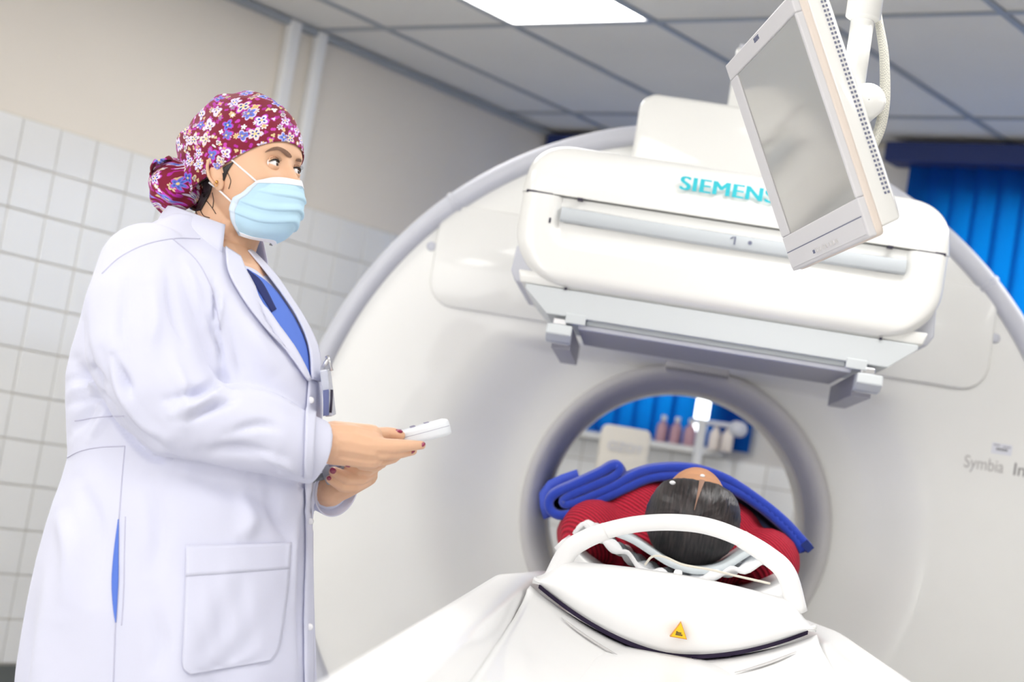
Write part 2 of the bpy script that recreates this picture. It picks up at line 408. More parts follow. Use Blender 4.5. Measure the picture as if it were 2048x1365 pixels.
# ---- far things seen through the bore
def bw_at(x, y, s=SB):
    n = np.array(ROOM.to_3x3() @ Vector((0, 1, 0))); P = np.array(ROOM @ Vector((0, s, 0)))
    return inframe(hitplane(x, y, P, n), ROOM)
BOT = [mat('pink_bottle', srgb(190, 150, 160), .4), mat('cream_bottle', srgb(236, 226, 218), .4)]
CAPM = mat('bottle_cap', srgb(240, 236, 230), .5)
for k, (x, c, lb) in enumerate([(1320, 0, 'pinkish bottle on the far window sill, nearest the white cabinet'), (1348, 0, 'pinkish bottle on the far window sill, between two like it'),
                                (1376, 0, 'pinkish bottle on the far window sill, beside the white stand'), (1428, 1, 'cream bottle on the far window sill, just past the white stand'),
                                (1453, 1, 'cream bottle at the right end of the far window sill')]):
    q = bw_at(x, 890, SB - .10); zs = ZS - .03
    r = thing('bottle', lb, 'bottle', (q[0], SB - .10, zs), ROOM, 'bottles on the far sill')
    mk('body', lathe([(.0005, 0), (.022, 0), (.024, .004), (.024, .062), (.018, .078), (.009, .086), (.009, .095), (.0005, .095)], 20, 'z', (q[0], SB - .10, zs)), BOT[c], r, ROOM)
    mk('cap', lathe([(.0005, .0), (.011, 0), (.011, .02), (.0005, .02)], 16, 'z', (q[0], SB - .10, zs + .092)), CAPM, r, ROOM)
# white equipment cabinet, turned like the scanner
ec0, ec1 = at(1205, 850, 6.55), at(1304, 862, 6.55)
EF = Matrix.Translation(((ec0[0] + ec1[0]) / 2, 6.55, 0)) @ Matrix.Rotation(-math.radians(3), 4, 'Z'); eh = (ec1[0] - ec0[0]) / 2; ez = ec0[2] + .006
r = thing('equipment_cabinet', 'cream equipment cabinet with faint lettering, seen through the scanner opening', 'cabinet', (0, 0, 0), EF)
mk('body', prism(rrect(-eh, eh, .06, ez, .025), 0, .16), BEIGE, r, EF, bevel=.006)
mk('door', prism(rrect(-eh + .015, eh - .015, .2, ez - .16, .01), -.008, .002), CAPM, r, EF, bevel=.002)
mk('plinth', box(-eh + .02, eh - .02, .02, .14, 0, .06), SKIRT, r, EF, smooth=False)
mk('label_plate', place(font_geo('OZOY', .045), (-eh + .03, -.004, ez - .09), (1, 0, 0), (0, 0, 1), (0, -1, 0)), GREYL, r, EF, smooth=False, label='faint grey lettering')
# white stand in front of the window
q = bw_at(1397, 900, 6.0)
r = thing('drip_stand', 'slim white stand in front of the far blue blinds', 'stand', (q[0], 6.0, 0), ROOM)
mk('pole', tube([(q[0], 6.0, .03), (q[0], 6.0, 1.42)], .018, 12), COND, r, ROOM)
mk('base', lathe([(.001, 0), (.16, 0), (.16, .02), (.03, .04), (.001, .045)], 24, 'z', (q[0], 6.0, 0)), COND, r, ROOM)
mk('arm', tube([(q[0] - .05, 6.0, 1.41), (q[0] + .16, 6.0, 1.41)], .01, 8), GREYL, r, ROOM)
mk('dial', lathe([(.001, -.02), (.03, -.02), (.03, .02), (.001, .02)], 20, 'y', (q[0] + .16, 6.0, 1.40)), GREYL, r, ROOM)
# ================================================================== GANTRY (local frame GAN)
gan = thing('scanner_gantry', 'large round white scanner gantry with patient opening in its middle', 'scanner', (0, 0, 0), GAN)
def gp(x, y, by):
    n = np.array(GAN.to_3x3() @ Vector((0, 1, 0))); P = np.array(GAN @ Vector((0, by, 0)))
    return inframe(hitplane(x, y, P, n), GAN)
RO = 1.035
zl = gp(1240, 700, 0)[2]
def face_y(x, z):
    r = np.hypot(x, z - GZ)
    dish = .055 * (1 - sm(.46, .70, r))
    ledge = sm(zl - .035, zl + .004, z)
    d = dish * (1 - ledge)
    return d
# recessed panels
n_r, n_a = 110, 420
rr = np.linspace(.405, RO, n_r); aa = np.linspace(0, 2 * PI, n_a, endpoint=False)
Rg, Ag = np.meshgrid(rr, aa, indexing='ij')
X, Z = Rg * np.cos(Ag), GZ + Rg * np.sin(Ag)
Y = face_y(X, Z)
P = np.stack([X, Y, Z], -1)
mk('front_cover', grid(P, closev=True), WHITE, gan, GAN)
mk('side_cover', lathe([(RO, 0), (RO + .004, .01), (RO, .42), (RO - .05, .47), (.36, .47)], 160, 'y', (0, 0, GZ)), WHITE, gan, GAN, auto=40)
yd = float(face_y(0, GZ - .41))
def a_of(x, y):
    q = gp(x, y, 0); return math.atan2(q[2] - GZ, q[0])
js = sorted([a_of(907, 402), a_of(1968, 576)]); cuts = [js[0], js[1], js[1] + (2 * PI - js[1] + js[0]) / 2 , js[0] + 2 * PI]
for k in range(3):
    a0, a1 = cuts[k] + .006, cuts[k + 1] - .006
    pr = [(RO + .012, .02), (RO + .020, .0), (RO + .016, -.018), (RO - .004, -.028), (RO - .024, -.024), (RO - .034, -.006), (RO - .034, .01)]
    mk('rim_trim', lathe(pr, 150, 'y', (0, 0, GZ), a0, a1), GREYL, gan, GAN)
for k in range(3):
    a0, a1 = cuts[k] - .0055, cuts[k] + .0055
    pr = [(RO + .016, .02), (RO + .024, .0), (RO + .019, -.021), (RO - .004, -.032), (RO - .026, -.028), (RO - .038, -.006), (RO - .038, .01)]
    mk('rim_joint', lathe(pr, 4, 'y', (0, 0, GZ), a0, a1), GREYL, gan, GAN)
# bore
mk('bore_ring', lathe([(.405, yd - .0), (.412, yd - .02), (.406, yd - .032), (.385, yd - .030), (.366, yd - .01), (.353, yd + .03), (.348, yd + .07)], 128, 'y', (0, 0, GZ)), GREYM, gan, GAN, label='grey rounded ring around the opening')
mk('bore_liner', lathe([(.348, yd + .07), (.343, yd + .075), (.343, yd + .10), (.352, yd + .105), (.352, .47)], 128, 'y', (0, 0, GZ)), BEIGE, gan, GAN, auto=40, label='beige inner lining of the opening')
# housing with vents at ring top
q0, q1 = gp(1333, 722, .03), gp(1455, 760, .03)
mk('sensor_housing', prism(rrect(q0[0], q1[0], GZ + .385, GZ + .425, .006), yd - .045, yd + .03), GREYM, gan, GAN, bevel=.004)
for k in range(20):
    x = q0[0] + .004 + (q1[0] - q0[0] - .008) * k / 19
    mk('vent_slot', box(x - .0014, x + .0014, yd - .047, yd - .04, GZ + .388, GZ + .396), DARK, gan, GAN, smooth=False)
# panels on the face
def fpanel(name, a, b_, r, dy, cut=None):
    p0, p1 = gp(*a, 0), gp(*b_, 0)
    return mk(name, prism(rrect(min(p0[0], p1[0]), max(p0[0], p1[0]), min(p0[2], p1[2]), max(p0[2], p1[2]), r, 10), -dy, .01), WHITE, gan, GAN, bevel=.006, seg=3)
z0, z1 = gp(960, 625, 0)[2], gp(960, 418, 0)[2]
mk('access_panel', prism(rrect(-.745, -.30, z0, z1, .07, 10), -.012, .01), WHITE, gan, GAN, bevel=.006, seg=3)
mk('access_panel', prism(rrect(.30, .742, z0, z1, .07, 10), -.012, .01), WHITE, gan, GAN, bevel=.006, seg=3)
for (x, y) in ((863, 493), (1990, 677)):
    q = gp(x, y, 0)
    mk('screw_cap', lathe([(.001, -.006), (.010, -.006), (.013, -.003), (.013, .004)], 24, 'y', (q[0], 0, q[2])), GREYL, gan, GAN)
mk('base', join(box(-.62, .62, .03, .45, 0, .16)), GREYL, gan, GAN, smooth=False, bevel=.02)
# lettering
TXT = mat('grey_lettering', srgb(150, 148, 148), .6)
q = gp(1926, 934, 0)
mk('model_lettering', place(font_geo('Symbia', .046, .0005), (q[0], -.001, q[2]), (.80, 0, 0), (0, 0, 1), (0, -1, 0)), mat('pale_lettering', srgb(186, 184, 182), .6), gan, GAN, smooth=False, label='pale grey raised lettering')
q2 = gp(2024, 948, 0)
mk('model_lettering', place(font_geo('Intevo', .046, .0005, .0003), (q2[0], -.001, q[2]), (1, 0, 0), (0, 0, 1), (0, -1, 0)), TXT, gan, GAN, smooth=False, label='darker grey raised lettering')
q = gp(1982, 905, 0); q2 = gp(2022, 895, 0)
stk = mk('sticker', box(q[0], q[0] + .052, -.0015, .002, q[2] - .002, q[2] + .026), mat('sticker_blue_white', srgb(224, 226, 234), .5), gan, GAN, smooth=False)
mk('sticker_print', join(*[box(q[0] + .012 + .006 * k, q[0] + .0165 + .006 * k, -.0022, -.0012, q[2] + .008, q[2] + .014) for k in range(5)], box(q[0] + .004, q[0] + .02, -.0022, -.0012, q[2] + .020, q[2] + .022), box(q[0] + .028, q[0] + .048, -.0022, -.0012, q[2] + .018, q[2] + .020)),
   mat('sticker_ink', srgb(110, 110, 120), .6), stk, GAN, smooth=False)

# ================================================================== DETECTOR HEAD (hangs on the gantry arm)
det = thing('detector_head', 'boxy white detector head with teal lettering, hung in front of the gantry', 'detector head', (.005, -.55, 1.42), GAN)
YF, YB = -.85, -.28
def shell(z_rows, wfun, ffun, disp, nx=90, corner=.03):
    rows = []
    for z in z_rows:
        w_, yf = wfun(z), ffun(z); row = []
        row += [(-w_, YB + 0, z), (-w_, YB - .1, z), (-w_, (YB + yf) / 2, z), (-w_, yf + corner * 1.6, z)]
        for k in range(7):
            a = PI / 2 * k / 6; row.append((-w_ + corner * (1 - math.cos(a)), yf + corner * (1 - math.sin(a)), z))
        for x in np.linspace(-w_ + corner, w_ - corner, nx)[1:-1]:
            row.append((x, yf + disp(x, z), z))
        for k in range(7):
            a = PI / 2 * (6 - k) / 6; row.append((w_ - corner * (1 - math.cos(a)), yf + corner * (1 - math.sin(a)), z))
        row += [(w_, yf + corner * 1.6, z), (w_, (YB + yf) / 2, z), (w_, YB - .1, z), (w_, YB + 0, z)]
        rows.append(row)
    R = np.array(rows); R[:, :, 0] += .005
    return grid(R, closev=True, cap=True)
def rec(x, z):
    ex = abs(x) - .385; 
    # rounded-rect distance
    hx, z0_, z1_, r_ = .392, 1.602, 1.76, .045
    qx, qz = abs(x) - (hx - r_), abs(z - (z0_ + z1_) / 2) - ((z1_ - z0_) / 2 - r_)
    d = math.hypot(max(qx, 0), max(qz, 0)) + min(max(qx, qz), 0) - r_
    return .019 * float(sm(.004, -.014, d) if False else 1 - sm(-.014, .003, d)) * (1 - .55 * float(1 - sm(1.602, 1.655, z)))
def wlow(z):
    t_ = max(0, 1 - (z - 1.513) / .12) if z < 1.633 else 0
    return .468 - .135 * (1 - math.sqrt(max(0, 1 - t_ ** 2)))
def flow(z):
    t_ = max(0, 1 - (z - 1.513) / .03) if z < 1.543 else 0
    return YF + .028 * (1 - math.sqrt(max(0, 1 - t_ ** 2)))
zr = np.concatenate([[1.513, 1.5135, 1.515, 1.518, 1.523, 1.53, 1.537], np.linspace(1.545, 1.711, 46)])
mk('lower_shell', shell(zr, wlow, flow, rec), WHITE, det, GAN, auto=50)
# upper shell
def wtop(z):
    t_ = max(0, (z - 1.76) / .082); return .472 - .012 * max(0, z - 1.717) / .1 - .075 * (1 - math.sqrt(max(0, 1 - min(t_, 1) ** 2)))
def ftop(z):
    t_ = max(0, (z - 1.735) / .107); return YF - .004 + .01 + .11 * (1 - math.sqrt(max(0, 1 - min(t_, .999) ** 2)))
def dtop(x, z): return .0
zt = np.concatenate([[1.7145], np.linspace(1.718, 1.80, 14), 1.80 + .042 * np.sin(np.linspace(0.1, PI / 2, 12))])
mk('upper_shell', shell(zt, wtop, ftop, dtop, corner=.035), WHITE, det, GAN, auto=60)
for a_, b_ in ((-.455, -.396), (.406, .465)): mk('seam', box(a_, b_, YF + .006, YB, 1.7095, 1.7160), DARK, det, GAN, smooth=False)
mk('inner_core', box(-.44, .45, YF + .04, YB, 1.69, 1.73), WHITE, det, GAN, smooth=False)
for x in (-.335, .345): mk('latch', box(x - .006, x + .006, YF - .001, YF + .03, 1.7085, 1.7135), DARK, det, GAN, smooth=False)
# grip bar, slightly sagging
xs = np.linspace(-.372, .384, 40); zc = 1.673 - .0035 * (1 - ((xs - .006) / .378) ** 2)
sec = [(-.004, -.0155), (-.010, -.012), (-.014, 0), (-.010, .0145), (-.004, .0165), (.03, .0165), (.03, -.0155)]
mk('grip_bar', grid(np.array([[(x, YF + .012 + a, z + b_) for a, b_ in sec] for x, z in zip(xs, zc)]), closev=True, cap=True), mat('grip_grey', srgb(196, 202, 207), .4), det, GAN, auto=40, label='grey grip bar')
mk('grip_gap', grid(np.array([[(x + (.002 if x > 0 else -.002), YF + .019 + a, z + b_ * 1.13) for a, b_ in [(-.0, -.0165), (-.0, .0165), (.03, .0165), (.03, -.0165)]] for x, z in zip(xs, zc)]), closev=True, cap=True), DARK, det, GAN, smooth=False)
INK = mat('slate_ink', srgb(112, 116, 140), .6)
q = gp(1462, 491, YF)
mk('number', join(place(font_geo('1', .026, .0004, .0004), (q[0], YF - .0025, 1.663), (1, 0, 0), (0, 0, 1), (0, -1, 0)), prism([(q[0] - .0035, 1.6765), (q[0] + .0035, 1.6815), (q[0] + .0035, 1.6785), (q[0] - .0035, 1.6738)], YF - .003, YF - .001)), INK, det, GAN, smooth=False)
q = gp(1500, 486, YF)
mk('dot', lathe([(.0002, -.0028), (.0045, -.0028), (.0045, .002)], 20, 'y', (q[0], YF, 1.672)), INK, det, GAN, smooth=False)
TEAL = mat('teal_lettering', srgb(40, 190, 205), .4)
q = gp(1358, 378, YF)
g = font_geo('SIEMENS', .0435, .0006, 0, 1.08, 1.22); g = join(*[([(v[0] + dx_, v[1], v[2] - .0001 * abs(k_)) for v in g[0]], g[1]) for k_, dx_ in ((-2, -.0022), (-1, -.0011), (0, 0), (1, .0011), (2, .0022))])
wd = max(v[0] for v in g[0]); 
qe = gp(1530, 402, YF)
o_ = mk('maker_lettering', place(g, (q[0], YF + .001, q[2]), (1, 0, 0), (0, .03, 1), (0, -1, 0)), TEAL, det, GAN, smooth=False, label='teal capital lettering')
for x, z in ((-.393, 1.654),):
    mk('indicator', prism(rrect(x - .0022, x + .0022, z - .006, z + .006, .002, 4), YF - .001, YF + .003), DARK, det, GAN, smooth=False)
for x in (-.335, .355): mk('screw', box(x - .003, x + .003, YF + .01, YF + .016, 1.5095, 1.514), DARK, det, GAN, smooth=False)
# rear housing sides
mk('rear_housing', prism([(-.462, 1.60), (-.466, 1.540), (-.452, 1.515), (.462, 1.515), (.476, 1.540), (.472, 1.60)], YF + .07, YB), GREYL, det, GAN, bevel=.006)
mk('lower_plate', prism([(-.445, 1.54), (-.437, 1.512), (.447, 1.512), (.455, 1.54)], YF + .02, YB), WHITE, det, GAN, bevel=.004)
# collimator
xc = .005
mk('collimator', join(prism([(-.428 + xc, 1.5105), (-.428 + xc, 1.50), (-.374 + xc, 1.452), (.374 + xc, 1.452), (.432 + xc, 1.50), (.432 + xc, 1.5105)], YF + .015, -.36),
     box(-.330 + xc, -.285 + xc, YF + .013, YF + .06, 1.438, 1.46), box(.285 + xc, .330 + xc, YF + .013, YF + .06, 1.438, 1.46)), COLLI, det, GAN, smooth=False, bevel=.002)
mk('collimator_lip', prism([(-.284 + xc, 1.4525), (-.284 + xc, 1.441), (.284 + xc, 1.441), (.284 + xc, 1.4525)], YF + .03, -.36), mat('lip_grey', srgb(190, 196, 198), .4), det, GAN, smooth=False)
mk('bottom_frame', join(box(-.30 + xc, .30 + xc, YF + .033, YF + .052, 1.430, 1.441)), GREYL, det, GAN, smooth=False, bevel=.003)
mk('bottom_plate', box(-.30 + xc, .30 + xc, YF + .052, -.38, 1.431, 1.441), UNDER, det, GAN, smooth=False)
for s in (-1, 1):
    x0 = xc + s * .338
    a_, b2 = sorted((x0 - s * .026, x0 + s * .030))
    # end block with a chamfered nose, rail running back, pin above
    nose = prism([(YF + .01, 1.432), (YF + .006, 1.410), (YF + .03, 1.397), (YF + .07, 1.394), (YF + .07, 1.432)], a_, b2, 'x')
    mk('slide_rail', nose, COLLI, det, GAN, smooth=False, bevel=.003)
    c_, d_ = sorted((x0 - s * .026, x0 - s * .020)); e_, f_ = sorted((x0 - s * .026, x0 + s * .016))
    mk('slide_rail', join(box(c_, d_, YF + .07, -.30, 1.392, 1.432), box(e_, f_, YF + .07, -.30, 1.384, 1.393)), mat('rail_grey', srgb(150, 150, 160), .35), det, GAN, smooth=False)
    mk('rail_pin', box(x0 - .018, x0 + .012, YF + .02, YF + .05, 1.432, 1.446), METAL, det, GAN, smooth=False, bevel=.002)
# arm that carries the detector: part of the gantry
zt_ = gp(1330, 193, -.25)[2]
V_ = prism(rrect(-.258, .262, 1.70, zt_, .045, 8), -.27, -.002)
mk('detector_arm', V_, WHITE, gan, GAN, bevel=.012, seg=4)

# ================================================================== CEILING MONITOR
mx_ = np.array([.06546655, -.99762595, .00577226]); my_ = np.array([.45725428, .04764782, -.88805868])
mx_ /= np.linalg.norm(mx_); my_ -= mx_ * np.dot(mx_, my_); my_ /= np.linalg.norm(my_); mn = np.cross(mx_, my_)   # mn points to the back
T0 = np.array([.31846913, 3.13384253, 1.86138841])
def mp_(x, y, d=0.0):
    w_ = hitplane(x, y, T0 + mn * d, mn) - T0; return float(w_ @ mx_), float(w_ @ my_)
MF = Matrix(((mx_[0], -my_[0], mn[0], T0[0]), (mx_[1], -my_[1], mn[1], T0[1]), (mx_[2], -my_[2], mn[2], T0[2]), (0, 0, 0, 1)))  # x right, y up, z back(det<0 fixed below)
o1 = mp_(1453, 128); o2 = mp_(1588, 545); o3 = mp_(1745, 478)
SW, SH = .437, .30
L_, B_, Rr, T_ = (o1[0] + o2[0]) / 2, -o2[1], o3[0], -o1[1]
print('monitor bezel', L_, B_, Rr, T_, o1, o2, o3)
BEZ = mat('monitor_bezel', srgb(214, 213, 216), .4); BEZE = mat('monitor_edge_warm', srgb(226, 214, 204), .45)
mroot = thing('ceiling_monitor', 'flat white-framed monitor hung from a ceiling column, tilted in front of the detector head', 'monitor', tuple(T0 + mx_ * .2 + my_ * .15 + mn * .05))
def fr4(x0, x1, y0, y1, X0, X1, Y0, Y1, z0, z1):
    """frame: inner x0..y1 outer X0..Y1"""
    return join(box(X0, X1, y1, Y1, z0, z1), box(X0, X1, Y0, y0, z0, z1), box(X0, x0, y0, y1, z0, z1), box(x1, X1, y0, y1, z0, z1))
ZB = B_ ; 
mk('bezel', fr4(0, SW, -SH, 0, L_ + .002, Rr - .0012, B_ + .002, T_ - .002, -.003, .010), BEZ, mroot, MF, smooth=False, bevel=.0025)
mk('edge_frame', prism([(p[0], p[1]) for p in rrect(L_, Rr, B_, T_, .012)], .008, .022, 'z'), BEZE, mroot, MF, bevel=.004, label='warm beige edge of the monitor')
mt, t, b = nt('dark_lcd'); b.inputs['Base Color'].default_value = (*srgb(128, 125, 116), 1); b.inputs['Roughness'].default_value = .12; b.inputs['Specular IOR Level'].default_value = 1.0
b.inputs['Coat Weight'].default_value = 1; b.inputs['Coat Roughness'].default_value = .1
mk('screen', box(0, SW, -SH, 0, .0, .004), mt, mroot, MF, smooth=False)
bh = [(L_ + .02, Rr - .001, B_ + .012, T_ - .012, .020), (L_ + .02, Rr - .002, B_ + .015, T_ - .012, .052), (L_ + .04, Rr - .02, B_ + .04, T_ - .03, .060), (L_ + .09, Rr - .07, B_ + .09, T_ - .06, .075)]
rows = [[(a, c, z), (b2, c, z), (b2, d, z), (a, d, z)] for a, b2, c, d, z in bh]
mk('rear_housing', grid(np.array(rows), closev=True, cap=True), WHITE, mroot, MF, smooth=True, bevel=.004)
# vents in the near side
cnt = 0
for r_ in range(2):
    for k in range(44):
        y = T_ - .02 - (T_ - B_ - .08) * k / 43
        mk('vent_hole', box(Rr - .003, Rr - .0005, y - .0022, y + .0016, .0405 + .0055 * r_, .0435 + .0055 * r_), INK, mroot, MF, smooth=False)
pl = -SH - .028
mk('control_strip', box(L_ + .008, Rr - .008, B_ + .008, pl - .002, -.0045, -.002), BEZ, mroot, MF, smooth=False)
mk('seam', box(L_ + .008, Rr - .008, pl - .002, pl, -.0038, -.002), INK, mroot, MF, smooth=False)
bx0 = mp_(1634, 503)[0]; bx1 = mp_(1680, 482)[0]; by_ = -mp_(1655, 492)[1]
for k in range(8):
    x = bx0 + (bx1 - bx0) * k / 7
    mk('button', box(x - .004, x + .004, by_ - .003, by_ + .003, -.0062, -.004), INK if k == 0 else GREYM, mroot, MF, smooth=False)
lx, ly = mp_(1514, 84); lx2 = mp_(1527, 70)[0]
mk('maker_lettering', place(font_geo('SIEMENS', .0105, .0003, .0003), (lx - .004, -ly, -.0034), (.9, 0, 0), (0, 1, 0), (0, 0, -1)), INK, mroot, MF, smooth=False, label='tiny grey lettering on the top bezel')
# column: vertical tube on the ceiling, knuckle, cable
YC = 2.95
c0 = at(1702, 205, YC); c1 = at(1731, 0, YC)
def colz(z): return (c0[0] + (c1[0] - c0[0]) * (z - c0[2]) / (c1[2] - c0[2]), YC, z)
zj = at(1722, 205, YC)[2]; zs_ = at(1722, 42, YC)[2]
mk('column', tube([colz(zj), colz(zs_ + .03)], .0195, 28), WHITE, mroot, label='thinner lower tube of the ceiling column')
mk('column_sleeve', tube([colz(zs_), colz(zs_ + .004), colz(zs_ + .006), colz(H)], [.019, .027, .0295, .0295], 36), WHITE, mroot)
mk('ceiling_flange', lathe([(.0295, H - .03), (.08, H - .02), (.09, H), (.001, H)], 36, 'z', (colz(H)[0], YC, 0)), WHITE, mroot)
kc = at(1729, 208, YC - .03)
dirn = np.array([.0, 1, 0])
kn = place(lathe([(.001, -.035), (.024, -.035), (.029, -.030), (.029, .030), (.024, .035), (.001, .035)], 32, 'y'), kc, (1, 0, 0), (0, 1, 0), (0, 0, 1))
mk('knuckle', kn, WHITE, mroot)
bc = T0 + mx_ * (SW * .5) + my_ * SH * .5 + mn * .10
mk('bracket', tube([kc, (kc + bc) / 2 + np.array([0, 0, -.01]), bc], [.02, .022, .03], 16, pts=8), WHITE, mroot)
mt, t, b = nt('mesh_sheath'); N, L = t.nodes, t.links
tc = N.new('ShaderNodeTexCoord'); wv = N.new('ShaderNodeTexChecker'); wv.inputs['Scale'].default_value = 420; L.new(tc.outputs['Object'], wv.inputs[0])
wv.inputs[1].default_value = (*srgb(206, 204, 192), 1); wv.inputs[2].default_value = (*srgb(172, 171, 164), 1); L.new(wv.outputs[0], b.inputs['Base Color']); b.inputs['Roughness'].default_value = .6
pts = [at(1752, -90, 3.0), at(1753, 0, 2.99), at(1758, 45, 2.98), at(1767, 100, 2.97), at(1770, 160, 2.96), at(1768, 215, 2.95), at(1756, 268, 2.94), at(1730, 310, 2.92), at(1700, 320, 2.9)]
mk('cable_sheath', tube(pts, [.006, .006, .007, .0080, .0088, .0092, .0095, .009, .007], 14, pts=50), mt, mroot, label='pale woven cable sheath')
# slim post standing on the detector arm, behind the monitor
q = gp(1468, 190, -.15); q1 = gp(1476, 95, -.15)
pr_ = thing('arm_post', 'short white post standing on the detector arm, half hidden by the monitor', 'post', (q[0] + .05, -.15, zt_), GAN)
mk('tube', box(q[0] - .012, q[0] + .10, -.20, -.08, zt_, q1[2] - .012), WHITE, pr_, GAN, smooth=False, bevel=.006)
mk('cap', box(q[0] - .006, q[0] + .094, -.195, -.085, q1[2] - .012, q1[2]), GREYL, pr_, GAN, smooth=False, bevel=.003)
# ================================================================== BED (gantry frame)
bed = thing('patient_table', 'long white patient table running from the camera into the scanner', 'patient table', (0, -2.4, 0), GAN)
BX = -.018
# wide lower body with rounded sides; side rails higher than the middle channel
def bedrow(by, w_, zt, zc):
    pts = [(-w_ - .01, zt - .30), (-w_ - .006, zt - .06), (-w_, zt - .018), (-w_ + .010, zt - .004), (-w_ + .024, zt), (-w_ + .070, zt), (-w_ + .082, zt - .006), (-w_ + .098, zc + .004), (-w_ + .12, zc), (0, zc)]
    pts += [(-x, z) for x, z in reversed(pts[:-1])]
    return [(x + BX, by, z) for x, z in pts]
rows = []
for by, w_, zt, zc in [(-3.9, .345, .90, .792), (-3.4, .345, .90, .80), (-2.8, .345, .90, .815), (-2.2, .345, .90, .828), (-1.75, .345, .90, .833), (-1.60, .345, .90, .833), (-1.3, .345, .90, .84), (-1.23, .343, .90, .84), (-1.1, .32, .90, .84), (-.9, .295, .899, .84), (-.72, .278, .893, .84)]:
    rows.append(bedrow(by, w_, zt, zc))
mk('table_body', grid(np.array(rows), cap=True, closev=True), WHITE2, bed, GAN, auto=50)
mk('pedestal', join(box(-.22 + BX, .22 + BX, -3.2, -1.4, .02, .66)), WHITE2, bed, GAN, smooth=False, bevel=.03, seg=4)
mk('floor_plate', box(-.30 + BX, .30 + BX, -3.3, -.5, 0, .03), GREYL, bed, GAN, smooth=False, bevel=.008)
# sloping end surface below the cover: a lofted sheet from gap curve towards the camera, smooth, slots are drawn on it below
def gapz(x): return .836 + .083 * abs((x - BX) / .25) ** 1.75
gx = np.linspace(-.252, .252, 49) + BX
rows = []
for k, by in enumerate([-1.56, -1.575, -1.60, -1.70, -1.9, -2.2, -2.7, -3.3, -3.9]):
    f = [0, .1, .2, .35, .55, .72, .85, .93, 1][k]
    rows.append([(x, by, (gapz(x) - .006 - (.004 if k == 0 else 0)) * (1 - f) + (.80 if by < -2.5 else .815) * f * .55 + gapz(x) * f * .45 - .02 * f + (.0 if k else -.02)) for x in gx])
mk('end_deck', grid(np.array(rows)), WHITE2, bed, GAN, solid=-.01)
# cover panel: shield shaped, convex, facing the camera and slightly up
def topz(x): return .966 - .020 * ((x - BX) / .25) ** 2
px_ = np.linspace(-.249, .249, 45) + BX
rows = []
nn = 14
for k in range(nn + 1):
    f = k / nn; row = []
    for x in px_:
        a, b_ = gapz(x), topz(x) - .030 * sm(.20, .25, abs(x - BX))
        z = a + (b_ - a) * f
        y = -1.60 - .035 * math.sin(PI * min(f * .9 + .1, 1)) + .05 * f ** 3 + .05 * ((x - BX) / .25) ** 2
        row.append((x, y, z))
    rows.append(row)
# roll over to the top and back
for dy, dz in ((.012, .002), (.05, .001), (.10, -.003), (.22, -.012)):
    rows.append([(x, rows[nn][i][1] + dy, rows[nn][i][2] + dz) for i, x in enumerate(px_)])
cov = mk('end_cover', grid(np.array(rows)), WHITE2, bed, GAN, solid=-.006, label='curved white shield-shaped cover at the head end')
# dark gap under the cover
rows = []
for dz, dy in ((.006, 0), (-.008, -.003), (-.0085, .03), (.004, .04)):
    rows.append([(x, -1.592 - .012 + dy + .05 * ((x - BX) / .25) ** 2, gapz(x) + dz) for x in px_[1:-1]])
mk('gap', grid(np.array(rows)), mat('gap_purple_black', srgb(48, 36, 66), .7), bed, GAN, label='dark gap under the cover')
# warning triangle
ct = gp(1359, 1262, -1.645); YEL = mat('warning_yellow', srgb(250, 200, 20), .5); ORG = mat('warning_edge', srgb(214, 150, 60), .5)
def tri(s, y0, y1): return prism([(ct[0] - s * .0147, ct[2] - s * .0125), (ct[0] + s * .0147, ct[2] - s * .0125), (ct[0], ct[2] + s * .0155)], y0, y1)
wt = mk('warning_triangle', tri(1.0, -1.652, -1.61), ORG, bed, GAN, smooth=False, label='yellow warning triangle sticker')
mk('yellow_field', tri(.88, -1.653, -1.648), YEL, wt, GAN, smooth=False)
mk('hand_pictogram', join(box(ct[0] - .006, ct[0] + .006, -1.6538, -1.652, ct[2] - .008, ct[2] - .0055), box(ct[0] - .004, ct[0] + .0035, -1.6538, -1.652, ct[2] - .005, ct[2] - .0022), box(ct[0] - .0055, ct[0] - .003, -1.6538, -1.652, ct[2] - .0065, ct[2] - .001)), mat('pictogram_ink', srgb(120, 96, 40), .6), wt, GAN, smooth=False)
# handle: arch tube with two end sleeves
hp = [(1098, 1128), (1120, 1098), (1150, 1070), (1200, 1048), (1270, 1030), (1350, 1026), (1420, 1034), (1490, 1058), (1545, 1093), (1590, 1138), (1620, 1190)]
hi = [(1120, 1138), (1150, 1113), (1185, 1092), (1225, 1077), (1285, 1067), (1352, 1065), (1415, 1074), (1475, 1098), (1522, 1128), (1556, 1160), (1580, 1195)]
P = []
for i, ((a, b_), (c, d)) in enumerate(zip(hp, hi)):
    u_ = (i - 5) / 5
    q = gp((a + c) / 2, (b_ + d) / 2, -1.50 - .02 * (1 - u_ ** 2)); P.append(q)
P = np.array(P); P[0] += (0, 0, -.03); P[-1] += (0, 0, -.03)
rad = [.0165, .0165, .016, .0150, .0148, .0150, .0150, .0150, .016, .0165, .0165]
mk('handle', tube(P[2:-2], rad[2:-2], 20, up=(0, 1, 0), pts=70), WHITE2, bed, GAN, label='arched white grab handle')
for sl in (slice(0, 4), slice(-4, None)):
    mk('handle_sleeve', tube(P[sl], [.0185, .0180, .0172, .0158] if sl.start == 0 else [.0158, .0172, .018, .0185], 20, up=(0, 1, 0), pts=24), WHITE2, bed, GAN)
